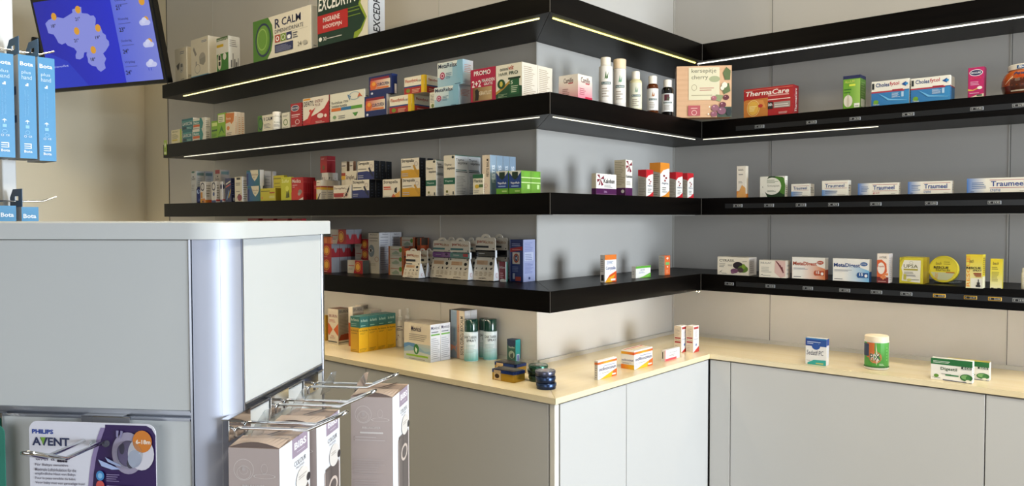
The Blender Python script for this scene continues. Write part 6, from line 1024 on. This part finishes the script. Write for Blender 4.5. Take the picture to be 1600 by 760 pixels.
m_.add([(BZ+SWm*x_, -.0013, BZ+SHm*y_) for x_, y_, _z in bv], bf, '8a92e4')
ops = []
for x_, y_, s_ in ((247, 76, "18°"), (357, 44, "21°"), (352, 142, "21°"), (449, 128, "19°"), (428, 228, "18°")):
    u_, v_ = cr(x_, y_); ops += [e(u_, v_, .024, .042, 'e0a030')]; a_ = cr(x_-10, y_+52); ops += [t(s_, a_[0], a_[1], a_[0]+.042, a_[1]+.04, '0c0e28', .02)]
def cloud(x_, y_, sun_=True):
    u_, v_ = cr(x_, y_); return ([e(u_+.015, v_+.028, .02, .035, 'e0a030')] if sun_ else [])+[e(u_-.02, v_, .025, .032, 'c8ccf4'), e(u_, v_+.012, .024, .042, 'd4d8f8'), e(u_+.025, v_-.004, .022, .026, 'c8ccf4'), r(u_-.03, v_-.032, u_+.035, v_-.01, 'c8ccf4')]
for (tx, x_, y_) in (("21°", 533, 46), ("23°", 549, 147), ("24°", 566, 246), ("24°", 580, 342)):
    a_ = cr(x_, y_); ops += [t(tx, a_[0], a_[1], a_[0]+.05, a_[1]+.05, '0c0e28', .02)]
for (tx, x_, y_) in (("Dinsdag", 528, 10), ("Woensdag", 542, 97), ("Donderdag", 558, 196), ("Vrijdag", 574, 293)):
    a_ = cr(x_, y_); ops += [t(tx, a_[0], a_[1], a_[0]+.088, a_[1]+.032, '2a2f66', .01), l(a_[0], a_[1]-.035, a_[0]+.1, a_[1]-.015, 1, '4a52a0')]
a_ = cr(650, 6); ops += [e(a_[0], a_[1], .024, .042, 'e0a030')]+cloud(664, 102)+cloud(682, 202)+cloud(696, 292, False); b_ = cr(690, 318); ops += [r(b_[0]-.01, b_[1]-.01, b_[0]-.005, b_[1]+.02, '2a44c8'), r(b_[0]+.01, b_[1]-.01, b_[0]+.015, b_[1]+.02, '2a44c8')]
a_ = cr(205, 312); b_ = cr(318, 294); ops += [t('Onbewolkt', a_[0], a_[1]-.01, b_[0], b_[1]+.0, 'aab4f0', .01)]
ops = [q_ for q_ in ops if not (q_[0] == 't' and q_[5] > .995) and not (q_[0] == 'e' and q_[2]+q_[4] > 1)]
draw(m_, (BZ, -.0013, BZ), (SWm, 0, 0), (0, 0, SHm), (0, -1, 0), ops)
m_.build('screen', 'lcd_screen', tv)
# bracket between television and wall
wb = MB(); pb_ = Mtv @ Vector((WT*.55, .05, HT*.55)); pw_ = Vector((XD+.02, pb_.y+.05, pb_.z))
wb.tube([pb_, pb_+Vector((-.08, .04, 0)), pw_], .016, n=12); wb.box((XD+.001, pw_.y-.08, pw_.z-.12), (XD+.02, pw_.y+.08, pw_.z+.12), bev=.002)
wbo = wb.build('wall_bracket', 'black_plastic'); wbo.parent = tv; wbo.matrix_parent_inverse = Mtv.inverted()
# ceiling lamps
for x_, y_ in ((-2.2, .55), (.2, 1.35)):
    rt = empty('ceiling_lamp', (x_, y_, ROOM_H)); tag(rt, 'square ceiling lamp over the '+('left part' if x_ < -1 else 'right part')+' of the shop', 'lamp', 'square ceiling lamps')
    MB().box((-.33, -.33, -.03), (.33, .33, -.001), bev=.003).build('frame', 'white_paint', rt); MB().box((-.29, -.29, -.034), (.29, .29, -.031)).build('diffuser', 'lamp_panel', rt)
